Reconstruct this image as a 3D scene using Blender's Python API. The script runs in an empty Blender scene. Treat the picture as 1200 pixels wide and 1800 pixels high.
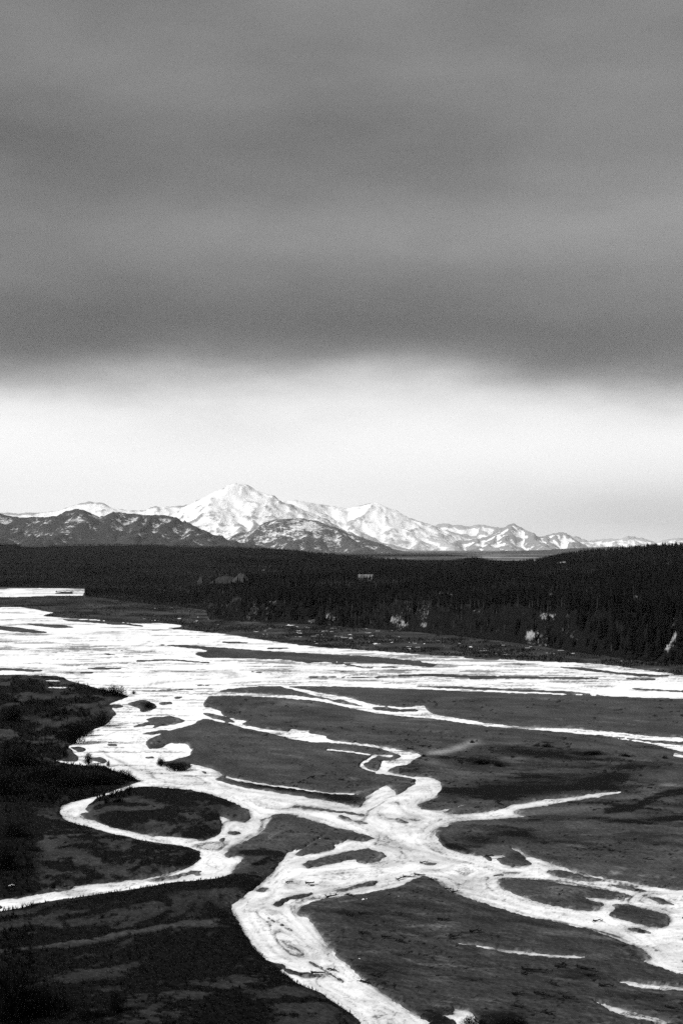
import bpy, math, random
import numpy as np

# ------------------------------------------------------------------ camera, sky, sun, exposure
scene = bpy.context.scene
col = scene.collection
F, HY, CX, CAMH = 2500.0, 965.0, 600.0, 60.0     # focal length in photo pixels, horizon row, centre column, eye height (m)
EXPO = 2.0

cam_d = bpy.data.cameras.new('camera')
cam_d.sensor_fit = 'VERTICAL'; cam_d.sensor_height = 36.0; cam_d.lens = 50.0
cam_d.shift_y = (HY - 900.0) / 1800.0
cam_d.clip_start = 0.5; cam_d.clip_end = 200000.0
cam = bpy.data.objects.new('camera', cam_d); col.objects.link(cam)
cam.location = (0, 0, CAMH); cam.rotation_euler = (math.radians(90), 0, 0)
scene.camera = cam

SUN_AZ, SUN_EL = math.atan2(-0.80, -0.60), math.radians(36)
world = bpy.data.worlds.new('World'); scene.world = world; world.use_nodes = True
wn = world.node_tree; wn.nodes.clear()
def wnode(t, **kw):
    n = wn.nodes.new(t)
    for k, v in kw.items(): setattr(n, k, v)
    return n
def wmath(op, a, b=None):
    n = wnode('ShaderNodeMath', operation=op)
    for i, v in enumerate((a, b)):
        if v is None: continue
        if isinstance(v, (int, float)): n.inputs[i].default_value = v
        else: wn.links.new(v, n.inputs[i])
    return n.outputs[0]
sky = wnode('ShaderNodeTexSky', sky_type='NISHITA')
sky.sun_disc = False; sky.sun_elevation = SUN_EL; sky.sun_rotation = SUN_AZ
sky.air_density = 1.0; sky.dust_density = 1.0
bw = wnode('ShaderNodeRGBToBW'); wn.links.new(sky.outputs[0], bw.inputs[0])
tc = wnode('ShaderNodeTexCoord')
sep = wnode('ShaderNodeSeparateXYZ'); wn.links.new(tc.outputs['Generated'], sep.inputs[0])
dx, dy, dz = sep.outputs
hyp = wmath('MAXIMUM', wmath('SQRT', wmath('ADD', wmath('MULTIPLY', dx, dx), wmath('MULTIPLY', dy, dy))), 0.001)
tel = wmath('DIVIDE', dz, hyp)                      # tangent of the elevation
comb = wnode('ShaderNodeCombineXYZ')
wn.links.new(wmath('MULTIPLY', wmath('DIVIDE', dx, hyp), 3.2), comb.inputs[0])
wn.links.new(wmath('MULTIPLY', wmath('DIVIDE', dy, hyp), 3.2), comb.inputs[1])
wn.links.new(wmath('MULTIPLY', tel, 9.0), comb.inputs[2])
def wnoise(scale, detail, rough, off):
    m = wnode('ShaderNodeMapping'); m.inputs['Location'].default_value = off
    wn.links.new(comb.outputs[0], m.inputs[0])
    n = wnode('ShaderNodeTexNoise'); n.inputs['Scale'].default_value = scale
    n.inputs['Detail'].default_value = detail; n.inputs['Roughness'].default_value = rough
    wn.links.new(m.outputs[0], n.inputs['Vector'])
    return n.outputs[0]
n1 = wnoise(0.9, 2.0, 0.45, (1.3, 4.1, 0.7))
n2 = wnoise(1.7, 3.0, 0.5, (7.7, 0.2, 3.1))
warp = wmath('MULTIPLY', wmath('SUBTRACT', n1, 0.5), -0.075)
nw = wnoise(3.2, 4.0, 0.6, (9.2, 1.9, 6.4))
t2 = wmath('ADD', wmath('ADD', tel, wmath('ADD', warp, wmath('MULTIPLY', wmath('SUBTRACT', nw, 0.5), 0.022))), wmath('MULTIPLY', wmath('DIVIDE', dx, hyp), 0.02))
ramp = wnode('ShaderNodeValToRGB'); wn.links.new(wmath('MULTIPLY', t2, 2.0), ramp.inputs[0])
# underside of the cloud deck by elevation (dark belts and paler belts), then the bright gap over the horizon
RAMP = [(0.000, .93), (0.030, .97), (0.075, .97), (0.097, .82), (0.112, .50), (0.126, .20), (0.138, .100), (0.157, .088), (0.185, .135), (0.230, .165), (0.275, .145), (0.31, .15), (0.36, .165), (0.48, .16)]
cr = ramp.color_ramp; cr.interpolation = 'B_SPLINE'
while len(cr.elements) > 1: cr.elements.remove(cr.elements[-1])
for i, (p, v) in enumerate(RAMP):
    e = cr.elements[0] if i == 0 else cr.elements.new(min(1, p * 2.0))
    e.position = min(1, p * 2.0); e.color = (v, v, v, 1)
n3 = wnoise(4.0, 4.0, 0.6, (2.2, 5.9, 1.4))
mod = wmath('ADD', 0.45, wmath('ADD', wmath('MULTIPLY', n2, 0.95), wmath('MULTIPLY', n3, 0.15)))
deck = wnode('ShaderNodeMapRange', interpolation_type='SMOOTHSTEP'); wn.links.new(t2, deck.inputs[0]); deck.inputs[1].default_value = .085; deck.inputs[2].default_value = .14
mod = wmath('ADD', 1.0, wmath('MULTIPLY', wmath('SUBTRACT', mod, 1.0), wmath('ADD', 0.12, wmath('MULTIPLY', deck.outputs[0], 0.88))))
azx = wmath('DIVIDE', dx, hyp)
def cloud_patch(x, y, rx, ry, amp, tilt=0.0):         # a paler or darker mass of the deck, by direction
    u = wmath('DIVIDE', wmath('SUBTRACT', azx, (x - CX) / F), rx / F)
    v = wmath('DIVIDE', wmath('SUBTRACT', wmath('ADD', t2, wmath('MULTIPLY', wmath('SUBTRACT', azx, (x - CX) / F), tilt)), (HY - y) / F), ry / F)
    g_ = wmath('POWER', 2.718, wmath('MULTIPLY', wmath('ADD', wmath('MULTIPLY', u, u), wmath('MULTIPLY', v, v)), -1.0))
    return wmath('MULTIPLY', wmath('MULTIPLY', g_, wmath('GREATER_THAN', dy, 0.0)), amp)
for pt in [(100,270,520,70,-.24,.10),(1020,380,520,95,.5,-.10),(380,430,420,55,.22,-.05),(1000,595,620,38,-.18,.06),(250,590,500,40,-.14,0),(700,90,600,110,.22,.12),(1200,905,420,75,-.40,0),(150,680,260,34,-.14,0)]:
    mod = wmath('ADD', mod, cloud_patch(*pt))
cloud = wmath('MULTIPLY', wmath('MULTIPLY', ramp.outputs[0], mod), 1.12 / (2 ** EXPO))
cbg = wnode('ShaderNodeBackground'); wn.links.new(cloud, cbg.inputs[0]); cbg.inputs[1].default_value = 1.0
sbg = wnode('ShaderNodeBackground'); wn.links.new(bw.outputs[0], sbg.inputs[0]); sbg.inputs[1].default_value = 0.05
mix = wnode('ShaderNodeMixShader'); mix.inputs[0].default_value = 0.96
wn.links.new(sbg.outputs[0], mix.inputs[1]); wn.links.new(cbg.outputs[0], mix.inputs[2])
wo = wnode('ShaderNodeOutputWorld'); wn.links.new(mix.outputs[0], wo.inputs[0])

sun_d = bpy.data.lights.new('sun', 'SUN'); sun_d.energy = 1.5; sun_d.angle = math.radians(10); sun_d.color = (1, 1, 1)
sun = bpy.data.objects.new('sun', sun_d); col.objects.link(sun)
sd = (math.sin(SUN_AZ) * math.cos(SUN_EL), math.cos(SUN_AZ) * math.cos(SUN_EL), math.sin(SUN_EL))
from mathutils import Vector
sun.rotation_euler = Vector(sd).to_track_quat('Z', 'Y').to_euler()
sun.location = (-200, -200, 300)

scene.view_settings.view_transform = 'Standard'; scene.view_settings.look = 'None'
scene.view_settings.exposure = EXPO; scene.view_settings.gamma = 1.0
scene.view_settings.use_curve_mapping = False
scene.render.engine = 'CYCLES'
scene.cycles.use_denoising = False
scene.cycles.max_bounces = 5; scene.cycles.volume_bounces = 0
scene.cycles.transparent_max_bounces = 4
scene.cycles.caustics_reflective = False; scene.cycles.caustics_refractive = False

# ------------------------------------------------------------------ helpers
rng = np.random.default_rng(11)
random.seed(5)

def tag(o, label=None, cat=None, group=None, kind=None):
    if label: o['label'] = label
    if cat: o['category'] = cat
    if group: o['group'] = group
    if kind: o['kind'] = kind
    return o

def mesh_from(name, verts, faces, mats=None, smooth=False, attrs=None):
    """verts (n,3) array, faces (m,k) array of one polygon size or a list of tuples"""
    me = bpy.data.meshes.new(name)
    v = np.asarray(verts, dtype=np.float32)
    if isinstance(faces, np.ndarray):
        m, k = faces.shape
        me.vertices.add(len(v)); me.vertices.foreach_set('co', v.ravel())
        me.loops.add(m * k); me.loops.foreach_set('vertex_index', faces.astype(np.int32).ravel())
        me.polygons.add(m)
        me.polygons.foreach_set('loop_start', np.arange(0, m * k, k, dtype=np.int32))
        me.polygons.foreach_set('loop_total', np.full(m, k, dtype=np.int32))
        me.update(calc_edges=True)
    else:
        me.from_pydata([tuple(p) for p in v], [], faces); me.update()
    if attrs:
        for an, av in attrs.items():
            a = me.attributes.new(an, 'FLOAT', 'POINT'); a.data.foreach_set('value', np.asarray(av, dtype=np.float32).ravel())
    if smooth: me.polygons.foreach_set('use_smooth', np.ones(len(me.polygons), dtype=bool))
    for m_ in (mats or []): me.materials.append(m_)
    return me

def add_obj(name, me, parent=None, loc=None, rotz=None, scale=None):
    o = bpy.data.objects.new(name, me); col.objects.link(o)
    if parent is not None: o.parent = parent
    if loc is not None: o.location = loc
    if rotz is not None: o.rotation_euler = (0, 0, rotz)
    if scale is not None: o.scale = scale
    return o

def hash2(ix, iy, seed):
    h = (ix.astype(np.int64) * 374761393 + iy.astype(np.int64) * 668265263 + seed * 1274126177) & 0xffffffff
    h = ((h ^ (h >> 13)) * 1103515245) & 0xffffffff
    h = ((h ^ (h >> 16)) * 2246822519) & 0xffffffff
    return ((h ^ (h >> 15)) & 0xffffff) / float(0xffffff)
def vnoise(x, y, seed=0):
    x = np.asarray(x, float); y = np.asarray(y, float)
    ix = np.floor(x); iy = np.floor(y); fx = x - ix; fy = y - iy
    fx = fx * fx * fx * (fx * (fx * 6 - 15) + 10); fy = fy * fy * fy * (fy * (fy * 6 - 15) + 10)
    a = hash2(ix, iy, seed); b = hash2(ix + 1, iy, seed); c = hash2(ix, iy + 1, seed); d = hash2(ix + 1, iy + 1, seed)
    return (a * (1 - fx) + b * fx) * (1 - fy) + (c * (1 - fx) + d * fx) * fy
def fbm(x, y, seed=0, oct=4, gain=0.5):
    s = 0; a = 1; t = 0
    for i in range(oct):
        ca, sa = math.cos(0.6 * i), math.sin(0.6 * i)
        s = s + a * vnoise((x * ca - y * sa) * 2 ** i + 17.3 * i, (x * sa + y * ca) * 2 ** i - 9.1 * i, seed + i * 7); t += a; a *= gain
    return s / t
def ridged(x, y, seed=0, oct=4):
    s = 0; a = 1; t = 0
    for i in range(oct):
        n = 1 - np.abs(2 * vnoise(x * 2 ** i + 31.7 * i, y * 2 ** i + 11.9 * i, seed + i * 5) - 1)
        s = s + a * n * n; t += a; a *= 0.5
    return s / t
def sstep(a, b, x):
    t = np.clip((x - a) / (b - a), 0, 1); return t * t * (3 - 2 * t)

def poly_mask(poly, X, Y):
    """even-odd fill of a polygon at points X,Y (arrays)"""
    out = np.zeros(X.shape, bool)
    P = np.array(poly, float)
    x0, y0 = P.min(0); x1, y1 = P.max(0)
    sel = np.nonzero((X >= x0) & (X <= x1) & (Y >= y0) & (Y <= y1))
    if len(sel[0]) == 0: return out
    px = X[sel]; py = Y[sel]; ins = np.zeros(px.shape, bool)
    for i in range(len(P)):
        ax, ay = P[i - 1]; bx, by = P[i]
        if ay == by: continue
        c = ((ay > py) != (by > py)) & (px < (bx - ax) * (py - ay) / (by - ay) + ax)
        ins ^= c
    out[sel] = ins
    return out
def blur(a, n, axis):
    k = 2 * n + 1
    pad = [(0, 0), (0, 0)]; pad[axis] = (n + 1, n)
    c = np.cumsum(np.pad(a, pad, mode='edge'), axis=axis)
    if axis == 0: return (c[k:] - c[:-k]) / k
    return (c[:, k:] - c[:, :-k]) / k
def blur2(a, nx, ny, it=2):
    for _ in range(it): a = blur(blur(a, nx, 1), ny, 0)
    return a
def line_poly(pts, w0, w1=None):
    """a thin strip (photo pixels) along a polyline with given heights"""
    w1 = w0 if w1 is None else w1
    n = len(pts); up = []; dn = []
    for i, (x, y) in enumerate(pts):
        w = (w0 + (w1 - w0) * i / (n - 1)) / 2
        up.append((x, y - w)); dn.append((x, y + w))
    return up + dn[::-1]

# ---- procedural materials
def material(name, build, rough=0.9, spec=0.2):
    m = bpy.data.materials.new(name); m.use_nodes = True
    nt = m.node_tree; b = nt.nodes['Principled BSDF']
    b.inputs['Roughness'].default_value = rough; b.inputs['Specular IOR Level'].default_value = spec
    build(nt, b); return m
class N:
    def __init__(s, nt): s.nt = nt
    def inp(s, sock, v):
        if isinstance(v, (int, float)): sock.default_value = v
        elif isinstance(v, tuple): sock.default_value = v
        else: s.nt.links.new(v, sock)
    def math(s, op, a, b=None, clamp=False):
        n = s.nt.nodes.new('ShaderNodeMath'); n.operation = op; n.use_clamp = clamp
        s.inp(n.inputs[0], a)
        if b is not None: s.inp(n.inputs[1], b)
        return n.outputs[0]
    def attr(s, name, kind='GEOMETRY'):
        n = s.nt.nodes.new('ShaderNodeAttribute'); n.attribute_name = name; n.attribute_type = kind; return n.outputs['Fac']
    def coord(s, scale=(1, 1, 1), kind='Object', rot=(0, 0, 0)):
        t = s.nt.nodes.new('ShaderNodeTexCoord'); m = s.nt.nodes.new('ShaderNodeMapping')
        m.inputs['Scale'].default_value = scale; m.inputs['Rotation'].default_value = rot
        s.nt.links.new(t.outputs[kind], m.inputs[0]); return m.outputs[0]
    def noise(s, vec, scale, detail=4, rough=0.55, dist=0.0):
        n = s.nt.nodes.new('ShaderNodeTexNoise'); s.inp(n.inputs['Vector'], vec)
        n.inputs['Scale'].default_value = scale; n.inputs['Detail'].default_value = detail
        n.inputs['Roughness'].default_value = rough; n.inputs['Distortion'].default_value = dist
        return n.outputs[0]
    def voro(s, vec, scale, feature='F1'):
        n = s.nt.nodes.new('ShaderNodeTexVoronoi'); n.feature = feature; s.inp(n.inputs['Vector'], vec); n.inputs['Scale'].default_value = scale
        return n.outputs['Distance']
    def map(s, v, a, b, c=0.0, d=1.0):
        n = s.nt.nodes.new('ShaderNodeMapRange'); s.inp(n.inputs[0], v)
        for i, q in enumerate((a, b, c, d)): s.inp(n.inputs[i + 1], q)
        return n.outputs[0]
    def mixv(s, f, a, b):
        n = s.nt.nodes.new('ShaderNodeMix'); n.data_type = 'FLOAT'
        s.inp(n.inputs[0], f); s.inp(n.inputs[2], a); s.inp(n.inputs[3], b); return n.outputs[0]
    def grey(s, v):
        n = s.nt.nodes.new('ShaderNodeCombineColor')
        for i in range(3): s.nt.links.new(v, n.inputs[i])
        return n.outputs[0]
    def bump(s, b, h, strength, dist):
        n = s.nt.nodes.new('ShaderNodeBump'); n.inputs['Strength'].default_value = strength; n.inputs['Distance'].default_value = dist
        s.nt.links.new(h, n.inputs['Height']); s.nt.links.new(n.outputs[0], b.inputs['Normal'])

def m_gravel(nt, b):
    g = N(nt); c = g.coord()
    tone = g.attr('tone'); dark = g.attr('dark'); snow = g.attr('snow')
    fine = g.noise(c, 1.6, 5, 0.7); mid = g.noise(c, 0.22, 4, 0.6)
    peb = g.voro(c, 1.1)
    base = g.math('MULTIPLY', tone, g.math('ADD', 0.42, g.math('ADD', g.math('MULTIPLY', fine, 0.62), g.math('MULTIPLY', mid, 0.55))))
    base = g.math('MULTIPLY', base, g.map(peb, 0.1, 0.9, 0.85, 1.15))
    dk = g.math('MULTIPLY', 0.0065, g.math('ADD', 0.3, g.math('MULTIPLY', g.noise(c, 0.7, 4, 0.7), 1.4)))
    dsel = g.math('ADD', dark, g.math('MULTIPLY', g.math('SUBTRACT', g.noise(c, 0.45, 5, 0.7), 0.5), 0.7))
    v = g.mixv(g.map(dsel, 0.12, 0.95), base, dk)
    sn = g.map(snow, 0.45, 0.55)
    v = g.mixv(sn, v, 0.72)
    nt.links.new(g.grey(v), b.inputs['Base Color'])
    g.bump(b, g.math('ADD', g.math('MULTIPLY', fine, 0.6), peb), 0.6, 0.35)
MAT = {}
MAT['gravel'] = material('river_gravel', m_gravel, 1.0, 0.03)

def m_ice(nt, b):
    g = N(nt); c = g.coord()
    tone = g.attr('tone')
    fine = g.noise(c, 0.9, 5, 0.65); blotch = g.noise(c, 0.09, 4, 0.6, 0.6)
    v = g.math('MULTIPLY', tone, g.math('ADD', 0.90, g.math('MULTIPLY', g.math('SUBTRACT', fine, 0.5), 0.12)))
    v = g.math('ADD', v, g.math('MULTIPLY', g.math('SUBTRACT', blotch, 0.5), 0.12))
    v = g.math('MINIMUM', g.math('MAXIMUM', v, 0.03), 0.86)
    nt.links.new(g.grey(v), b.inputs['Base Color'])
    g.bump(b, fine, 0.35, 0.25)
MAT['ice'] = material('river_ice', m_ice, 0.7, 0.25)

def m_upland(nt, b):
    g = N(nt); c = g.coord()
    snow = g.attr('snow')
    n = g.noise(c, 0.12, 5, 0.7); n2 = g.noise(c, 0.5, 4, 0.7)
    v = g.math('MULTIPLY', 0.007, g.math('ADD', 0.3, g.math('MULTIPLY', n, 1.3)))
    n3 = g.noise(g.coord((1, .35, .5)), 0.8, 5, 0.8)
    s = g.math('ADD', snow, g.math('MULTIPLY', g.math('SUBTRACT', n3, 0.5), 1.5))
    v = g.mixv(g.map(s, 0.52, 0.80), v, 0.24)
    nt.links.new(g.grey(v), b.inputs['Base Color'])
    g.bump(b, n2, 0.8, 1.2)
def m_valley(nt, b):
    g = N(nt); c = g.coord(); n = g.noise(c, 0.004, 6, 0.7); n2 = g.noise(g.coord((1, .25, 1)), 0.0012, 5, 0.7)
    v = g.mixv(g.map(n2, 0.52, 0.66), g.map(n, 0.3, 0.7, 0.03, 0.09), 0.35)  # scrub and snow patches, colour lightened to stand in for distance haze
    nt.links.new(g.grey(v), b.inputs['Base Color'])
MAT['valley'] = material('scrubby_valley_floor', m_valley, 1.0, 0.0)
MAT['upland'] = material('upland_soil', m_upland, 1.0, 0.0)

def m_mountain(nt, b):
    g = N(nt); c = g.coord()
    snow = g.attr('snow'); hazed_rock = g.attr('hazed_rock')
    ds_ = g.attr('detail'); v_ = nt.nodes.new('ShaderNodeVectorMath'); v_.operation = 'SCALE'; nt.links.new(g.coord((1, 1, 2.0)), v_.inputs[0]); nt.links.new(ds_, v_.inputs['Scale'])
    n = g.noise(v_.outputs[0], 430.0, 6, 0.76); n2 = g.noise(v_.outputs[0], 170.0, 6, 0.75, 0.3)
    s = g.math('ADD', snow, g.math('ADD', g.math('MULTIPLY', g.math('SUBTRACT', n, 0.5), 1.2), g.math('MULTIPLY', g.math('SUBTRACT', n2, 0.5), 0.7)))
    v = g.mixv(g.map(s, 0.40, 0.62), g.math('MULTIPLY', hazed_rock, g.math('ADD', 0.5, n)), 0.78)
    nt.links.new(g.grey(v), b.inputs['Base Color'])
    g.bump(b, n, 0.8, 60.0)
MAT['mountain'] = material('mountain_rock_and_snow', m_mountain, 0.95, 0.1)

def m_tone(lo, hi, scale, spread=0.6):
    def f(nt, b):
        g = N(nt); c = g.coord(); n = g.noise(c, scale, 4, 0.65)
        inst = g.attr('tint', 'INSTANCER'); ob = nt.nodes.new('ShaderNodeObjectInfo')
        v = g.map(n, 0.3, 0.7, lo, hi)
        v = g.math('MULTIPLY', v, g.math('ADD', 1.0, inst))
        v = g.math('MULTIPLY', v, g.math('ADD', 1.0 - spread / 2, g.math('MULTIPLY', ob.outputs['Random'], spread)))
        nt.links.new(g.grey(v), b.inputs['Base Color'])
    return f
MAT['needles'] = material('spruce_needles', m_tone(0.0025, 0.008, 0.8), 1.0, 0.0)
MAT['bark'] = material('dark_bark', m_tone(0.008, 0.02, 2.0), 1.0, 0.0)
MAT['twigs'] = material('bare_twigs', m_tone(0.004, 0.014, 0.8), 1.0, 0.0)
MAT['birch'] = material('pale_bark', m_tone(0.03, 0.09, 1.5), 0.9, 0.1)
MAT['willow'] = material('willow_stems', m_tone(0.003, 0.010, 1.2), 1.0, 0.0)
MAT['drift'] = material('weathered_driftwood', m_tone(0.004, 0.018, 1.5), 1.0, 0.0)
MAT['pile'] = material('crushed_gravel', m_tone(0.022, 0.038, 0.3), 0.95, 0.1)
MAT['roof'] = material('grey_sheet_roof', m_tone(0.08, 0.13, 0.6, 0.1), 0.6, 0.3)
MAT['wall'] = material('weathered_wall', m_tone(0.04, 0.07, 0.8, 0.1), 0.8, 0.2)
MAT['trim'] = material('pale_trim', m_tone(0.4, 0.6, 0.8, 0.1), 0.7, 0.2)
MAT['glass'] = material('dark_glass', m_tone(0.01, 0.02, 0.8, 0.1), 0.1, 0.5)

# ------------------------------------------------------------------ river plan, traced in photo pixels on the flat valley floor
ICE = []; BAR = []
ICE.append([(0,1067),(35,1067),(62,1071),(75,1074),(98,1077),(85,1079),(75,1083),(110,1086),(165,1089),(200,1092),(240,1096),(280,1095),(320,1099),(318,1102),(290,1104),(330,1108),(360,1111),(400,1115),(440,1122),(500,1130),(560,1138),(640,1143),(700,1147),(760,1152),(800,1154),(860,1157),(910,1161),(960,1163),(1000,1165),(1050,1167),(1100,1173),(1140,1179),(1200,1187),
 (1200,1228),(1120,1226),(1060,1223),(985,1221),(900,1218),(800,1214),(700,1210),(600,1207),(560,1206),(520,1206),(470,1206),(440,1207),(410,1210),(385,1214),(372,1222),(360,1231),(355,1240),(352,1250),
 (228,1250),(228,1224),(210,1218),(180,1213),(150,1203),(120,1196),(113,1191),(100,1188),(60,1187),(0,1186)])
# wide arm from the sheet to the junction
ICE.append([(228,1224),(190,1238),(205,1255),(190,1272),(160,1285),(140,1297),(133,1306),(118,1313),(128,1322),(140,1332),(135,1341),(155,1346),(185,1346),(200,1356),(230,1364),(248,1372),(240,1383),(265,1382),(300,1387),(340,1389),(370,1396),(400,1407),(415,1413),(438,1424),(440,1440),(432,1447),(412,1442),(392,1436),(382,1433),(390,1446),(388,1464),(365,1476),(352,1480),(352,1500),(395,1506),(393,1502),(400,1494),(425,1482),(450,1470),(465,1457),(475,1441),(478,1432),(500,1430),(530,1437),(560,1446),(590,1456),(620,1460),(660,1473),(720,1470),(720,1420),(632,1420),(600,1412),(540,1402),(480,1392),(430,1385),(380,1371),(335,1347),(300,1338),(310,1334),(334,1328),(337,1318),(326,1307),(300,1307),(280,1316),(262,1317),(254,1306),(265,1297),(300,1284),(335,1275),(355,1265),(358,1240),(300,1215)])
# loop on the left and its outflow
ICE.append([(250,1372),(235,1378),(210,1387),(180,1396),(150,1405),(120,1412),(106,1419),(104,1428),(110,1438),(125,1447),(150,1453),(190,1465),(225,1473),(260,1481),(300,1485),(330,1489),(350,1496),(353,1505),(350,1514),(335,1525),(290,1537),(250,1546),(200,1551),(150,1556),(100,1563),(50,1573),(0,1583),
 (0,1607),(20,1602),(60,1590),(100,1583),(160,1576),(200,1570),(240,1563),(300,1554),(340,1550),(380,1547),(395,1543),(405,1538),(415,1524),(428,1508),(418,1503),(400,1509),(393,1503),(400,1490),(365,1475),(355,1478),(330,1474),(300,1470),(270,1470),(240,1464),(200,1456),(180,1449),(170,1443),(165,1433),(152,1422),(155,1415),(170,1405),(210,1395),(240,1384)])
ICE.append(line_poly([(50,1314),(58,1322),(72,1332)], 4, 3)); ICE.append(line_poly([(92,1336),(110,1341),(140,1343)], 5, 7)); ICE.append([(138,1322),(152,1330),(158,1346),(140,1348)])
# first side channel off the sheet, running right
ICE.append([(490,1205),(540,1213),(580,1221),(620,1228),(645,1236),(665,1240),(700,1243),(722,1244),(728,1240),(745,1241),(750,1247),(760,1255),(800,1262),(830,1266),(850,1271),(900,1276),(960,1279),(1010,1281),(1080,1287),(1150,1295),(1200,1297),(1200,1304),(1130,1300),(1075,1294),(1010,1289),(940,1283),(860,1277),(800,1269),(760,1263),(700,1258),(660,1254),(635,1248),(615,1243),(640,1242),(620,1236),(590,1230),(560,1224),(520,1214)])
ICE.append([(1060,1293),(1100,1299),(1150,1306),(1200,1311),(1200,1322),(1150,1309),(1080,1298)])
ICE.append(line_poly([(1182,1326),(1200,1330)], 5)); 
ICE.append([(372,1215),(400,1216),(450,1219),(520,1223),(575,1230),(610,1237),(640,1243),(640,1250),(600,1241),(560,1232),(500,1227),(430,1223),(372,1223)])
# second side channel
ICE.append([(352,1243),(375,1245),(388,1250),(390,1257),(410,1263),(420,1266),(438,1267),(424,1273),(450,1279),(480,1284),(508,1287),(512,1281),(530,1285),(545,1283),(540,1288),(575,1294),(572,1299),(590,1302),(620,1306),(650,1308),(670,1312),(700,1318),(725,1324),(742,1328),(733,1331),(715,1345),(700,1346),(686,1350),(680,1356),(700,1361),(735,1366),(760,1367),(775,1375),(777,1383),(771,1393),(765,1402),(745,1410),(732,1416),(735,1421),(700,1440),(640,1420),(632,1419),(640,1408),(643,1401),(655,1393),(668,1385),(678,1380),(686,1383),(693,1391),(697,1398),(706,1394),(716,1385),(730,1378),(732,1370),(715,1367),(690,1363),(660,1359),(668,1350),(671,1343),(672,1338),(690,1335),(705,1330),(690,1323),(670,1316),(640,1311),(600,1307),(555,1304),(500,1295),(470,1288),(430,1280),(410,1273),(385,1268),(352,1262)])
ICE.append(line_poly([(505,1296),(530,1300),(560,1304)], 3)); ICE.append(line_poly([(575,1318),(620,1322),(650,1327),(690,1329)], 3)); ICE.append([(655,1326),(660,1331),(652,1336),(640,1342),(637,1347),(645,1351),(665,1358),(655,1358),(640,1352),(630,1347),(636,1339),(648,1333)])
ICE.append([(335,1343),(365,1349),(385,1356),(391,1364),(380,1368),(368,1366),(362,1357),(340,1352)]); ICE.append(line_poly([(395,1366),(450,1377),(520,1386),(580,1394),(632,1397)], 3.5, 2.5))
# junction, and the arms to the right
ICE.append([(632,1419),(700,1410),(733,1417),(745,1424),(776,1424),(800,1419),(812,1414),(830,1416),(800,1422),(775,1428),(800,1432),(850,1428),(880,1422),(900,1414),(940,1408),(1000,1402),(1050,1395),(1090,1391),(1094,1392),(1080,1396),(1040,1403),(1000,1408),(960,1416),(920,1422),(903,1428),(925,1436),(870,1440),(820,1442),(800,1446),(788,1448),(792,1452),(770,1456),(765,1463),(768,1475),(776,1485),(790,1493),(812,1500),(845,1505),(880,1503),(925,1507),(893,1490),(915,1494),(930,1506),(960,1515),(1000,1528),(1050,1541),(1100,1550),(1150,1560),(1200,1567),
 (1200,1716),(1160,1702),(1125,1690),(1146,1684),(1130,1670),(1090,1653),(1050,1639),(990,1623),(930,1613),(880,1598),(830,1583),(785,1565),(770,1551),(745,1539),(725,1546),(700,1560),(650,1570),(600,1577),(570,1580),(545,1586),(527,1596),(522,1607),(540,1613),(555,1631),(570,1655),(590,1680),(600,1690),(620,1705),(645,1728),(680,1750),(715,1775),(740,1790),(758,1800),
 (635,1800),(620,1785),(590,1765),(580,1757),(565,1748),(540,1740),(510,1722),(487,1709),(500,1698),(480,1696),(465,1690),(445,1665),(435,1648),(425,1633),(417,1618),(409,1605),(405,1594),(415,1585),(430,1574),(450,1560),(465,1549),(480,1531),(497,1512),(505,1500),(522,1492),(516,1505),(530,1505),(560,1499),(585,1494),(590,1486),(604,1481),(610,1475),(640,1480),(660,1473),(600,1455)])
ICE.append(line_poly([(518,1499),(540,1488),(560,1474),(576,1466)], 3, 2))
# isolated streaks
ICE.append([(790,1656),(830,1661),(880,1668),(930,1675),(990,1680),(1030,1682),(1020,1687),(960,1684),(900,1677),(850,1668),(795,1660)])
ICE.append([(1075,1725),(1120,1727),(1200,1736),(1200,1742),(1130,1740)]); ICE.append([(1040,1761),(1060,1764),(1110,1779),(1180,1797),(1170,1800),(1110,1792),(1075,1779)])
ICE.append([(768,1786),(796,1785),(797,1774),(820,1776),(836,1785),(839,1800),(802,1800),(795,1793)])

# far pond on the left
ICE.append([(0,1035),(60,1034),(150,1035),(147,1047),(100,1047),(40,1049),(0,1050)])

B = BAR.append
B([(0,1100),(30,1102),(70,1109),(94,1112),(60,1113),(20,1110),(0,1107)]); B([(45,1096),(100,1098),(138,1103),(100,1104),(60,1100)]); B([(108,1088),(165,1090.5),(200,1093),(250,1099),(254,1102),(210,1098),(150,1094),(120,1092)])
B([(257,1132),(330,1134),(400,1139),(480,1145),(560,1149),(640,1153),(720,1160),(770,1168),(760,1173),(700,1168),(640,1164),(580,1163),(540,1166),(505,1160),(440,1158),(360,1156),(340,1150),(350,1146),(372,1145),(350,1141),(300,1136)])
B([(680,1186),(760,1184),(850,1188),(940,1189),(1055,1191),(1050,1194),(940,1193),(840,1192),(740,1189)]); B([(975,1172),(1020,1173),(1080,1181),(1165,1187),(1120,1188),(1040,1181)]); B([(1095,1192),(1150,1192),(1150,1195),(1100,1195)])
B([(720,1205),(800,1206),(900,1211),(1000,1215),(1062,1222),(985,1219),(900,1215),(800,1211),(740,1208)]); B([(700,1160),(740,1161),(735,1164),(700,1163)]); B([(1100,1209),(1200,1214),(1200,1217),(1120,1213)])
B([(0,1174),(30,1175),(86,1179),(60,1181),(0,1178)]); B([(376,1127),(420,1128),(450,1131),(400,1131)]); B([(468,1138),(520,1139),(515,1141),(470,1141)])
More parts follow.
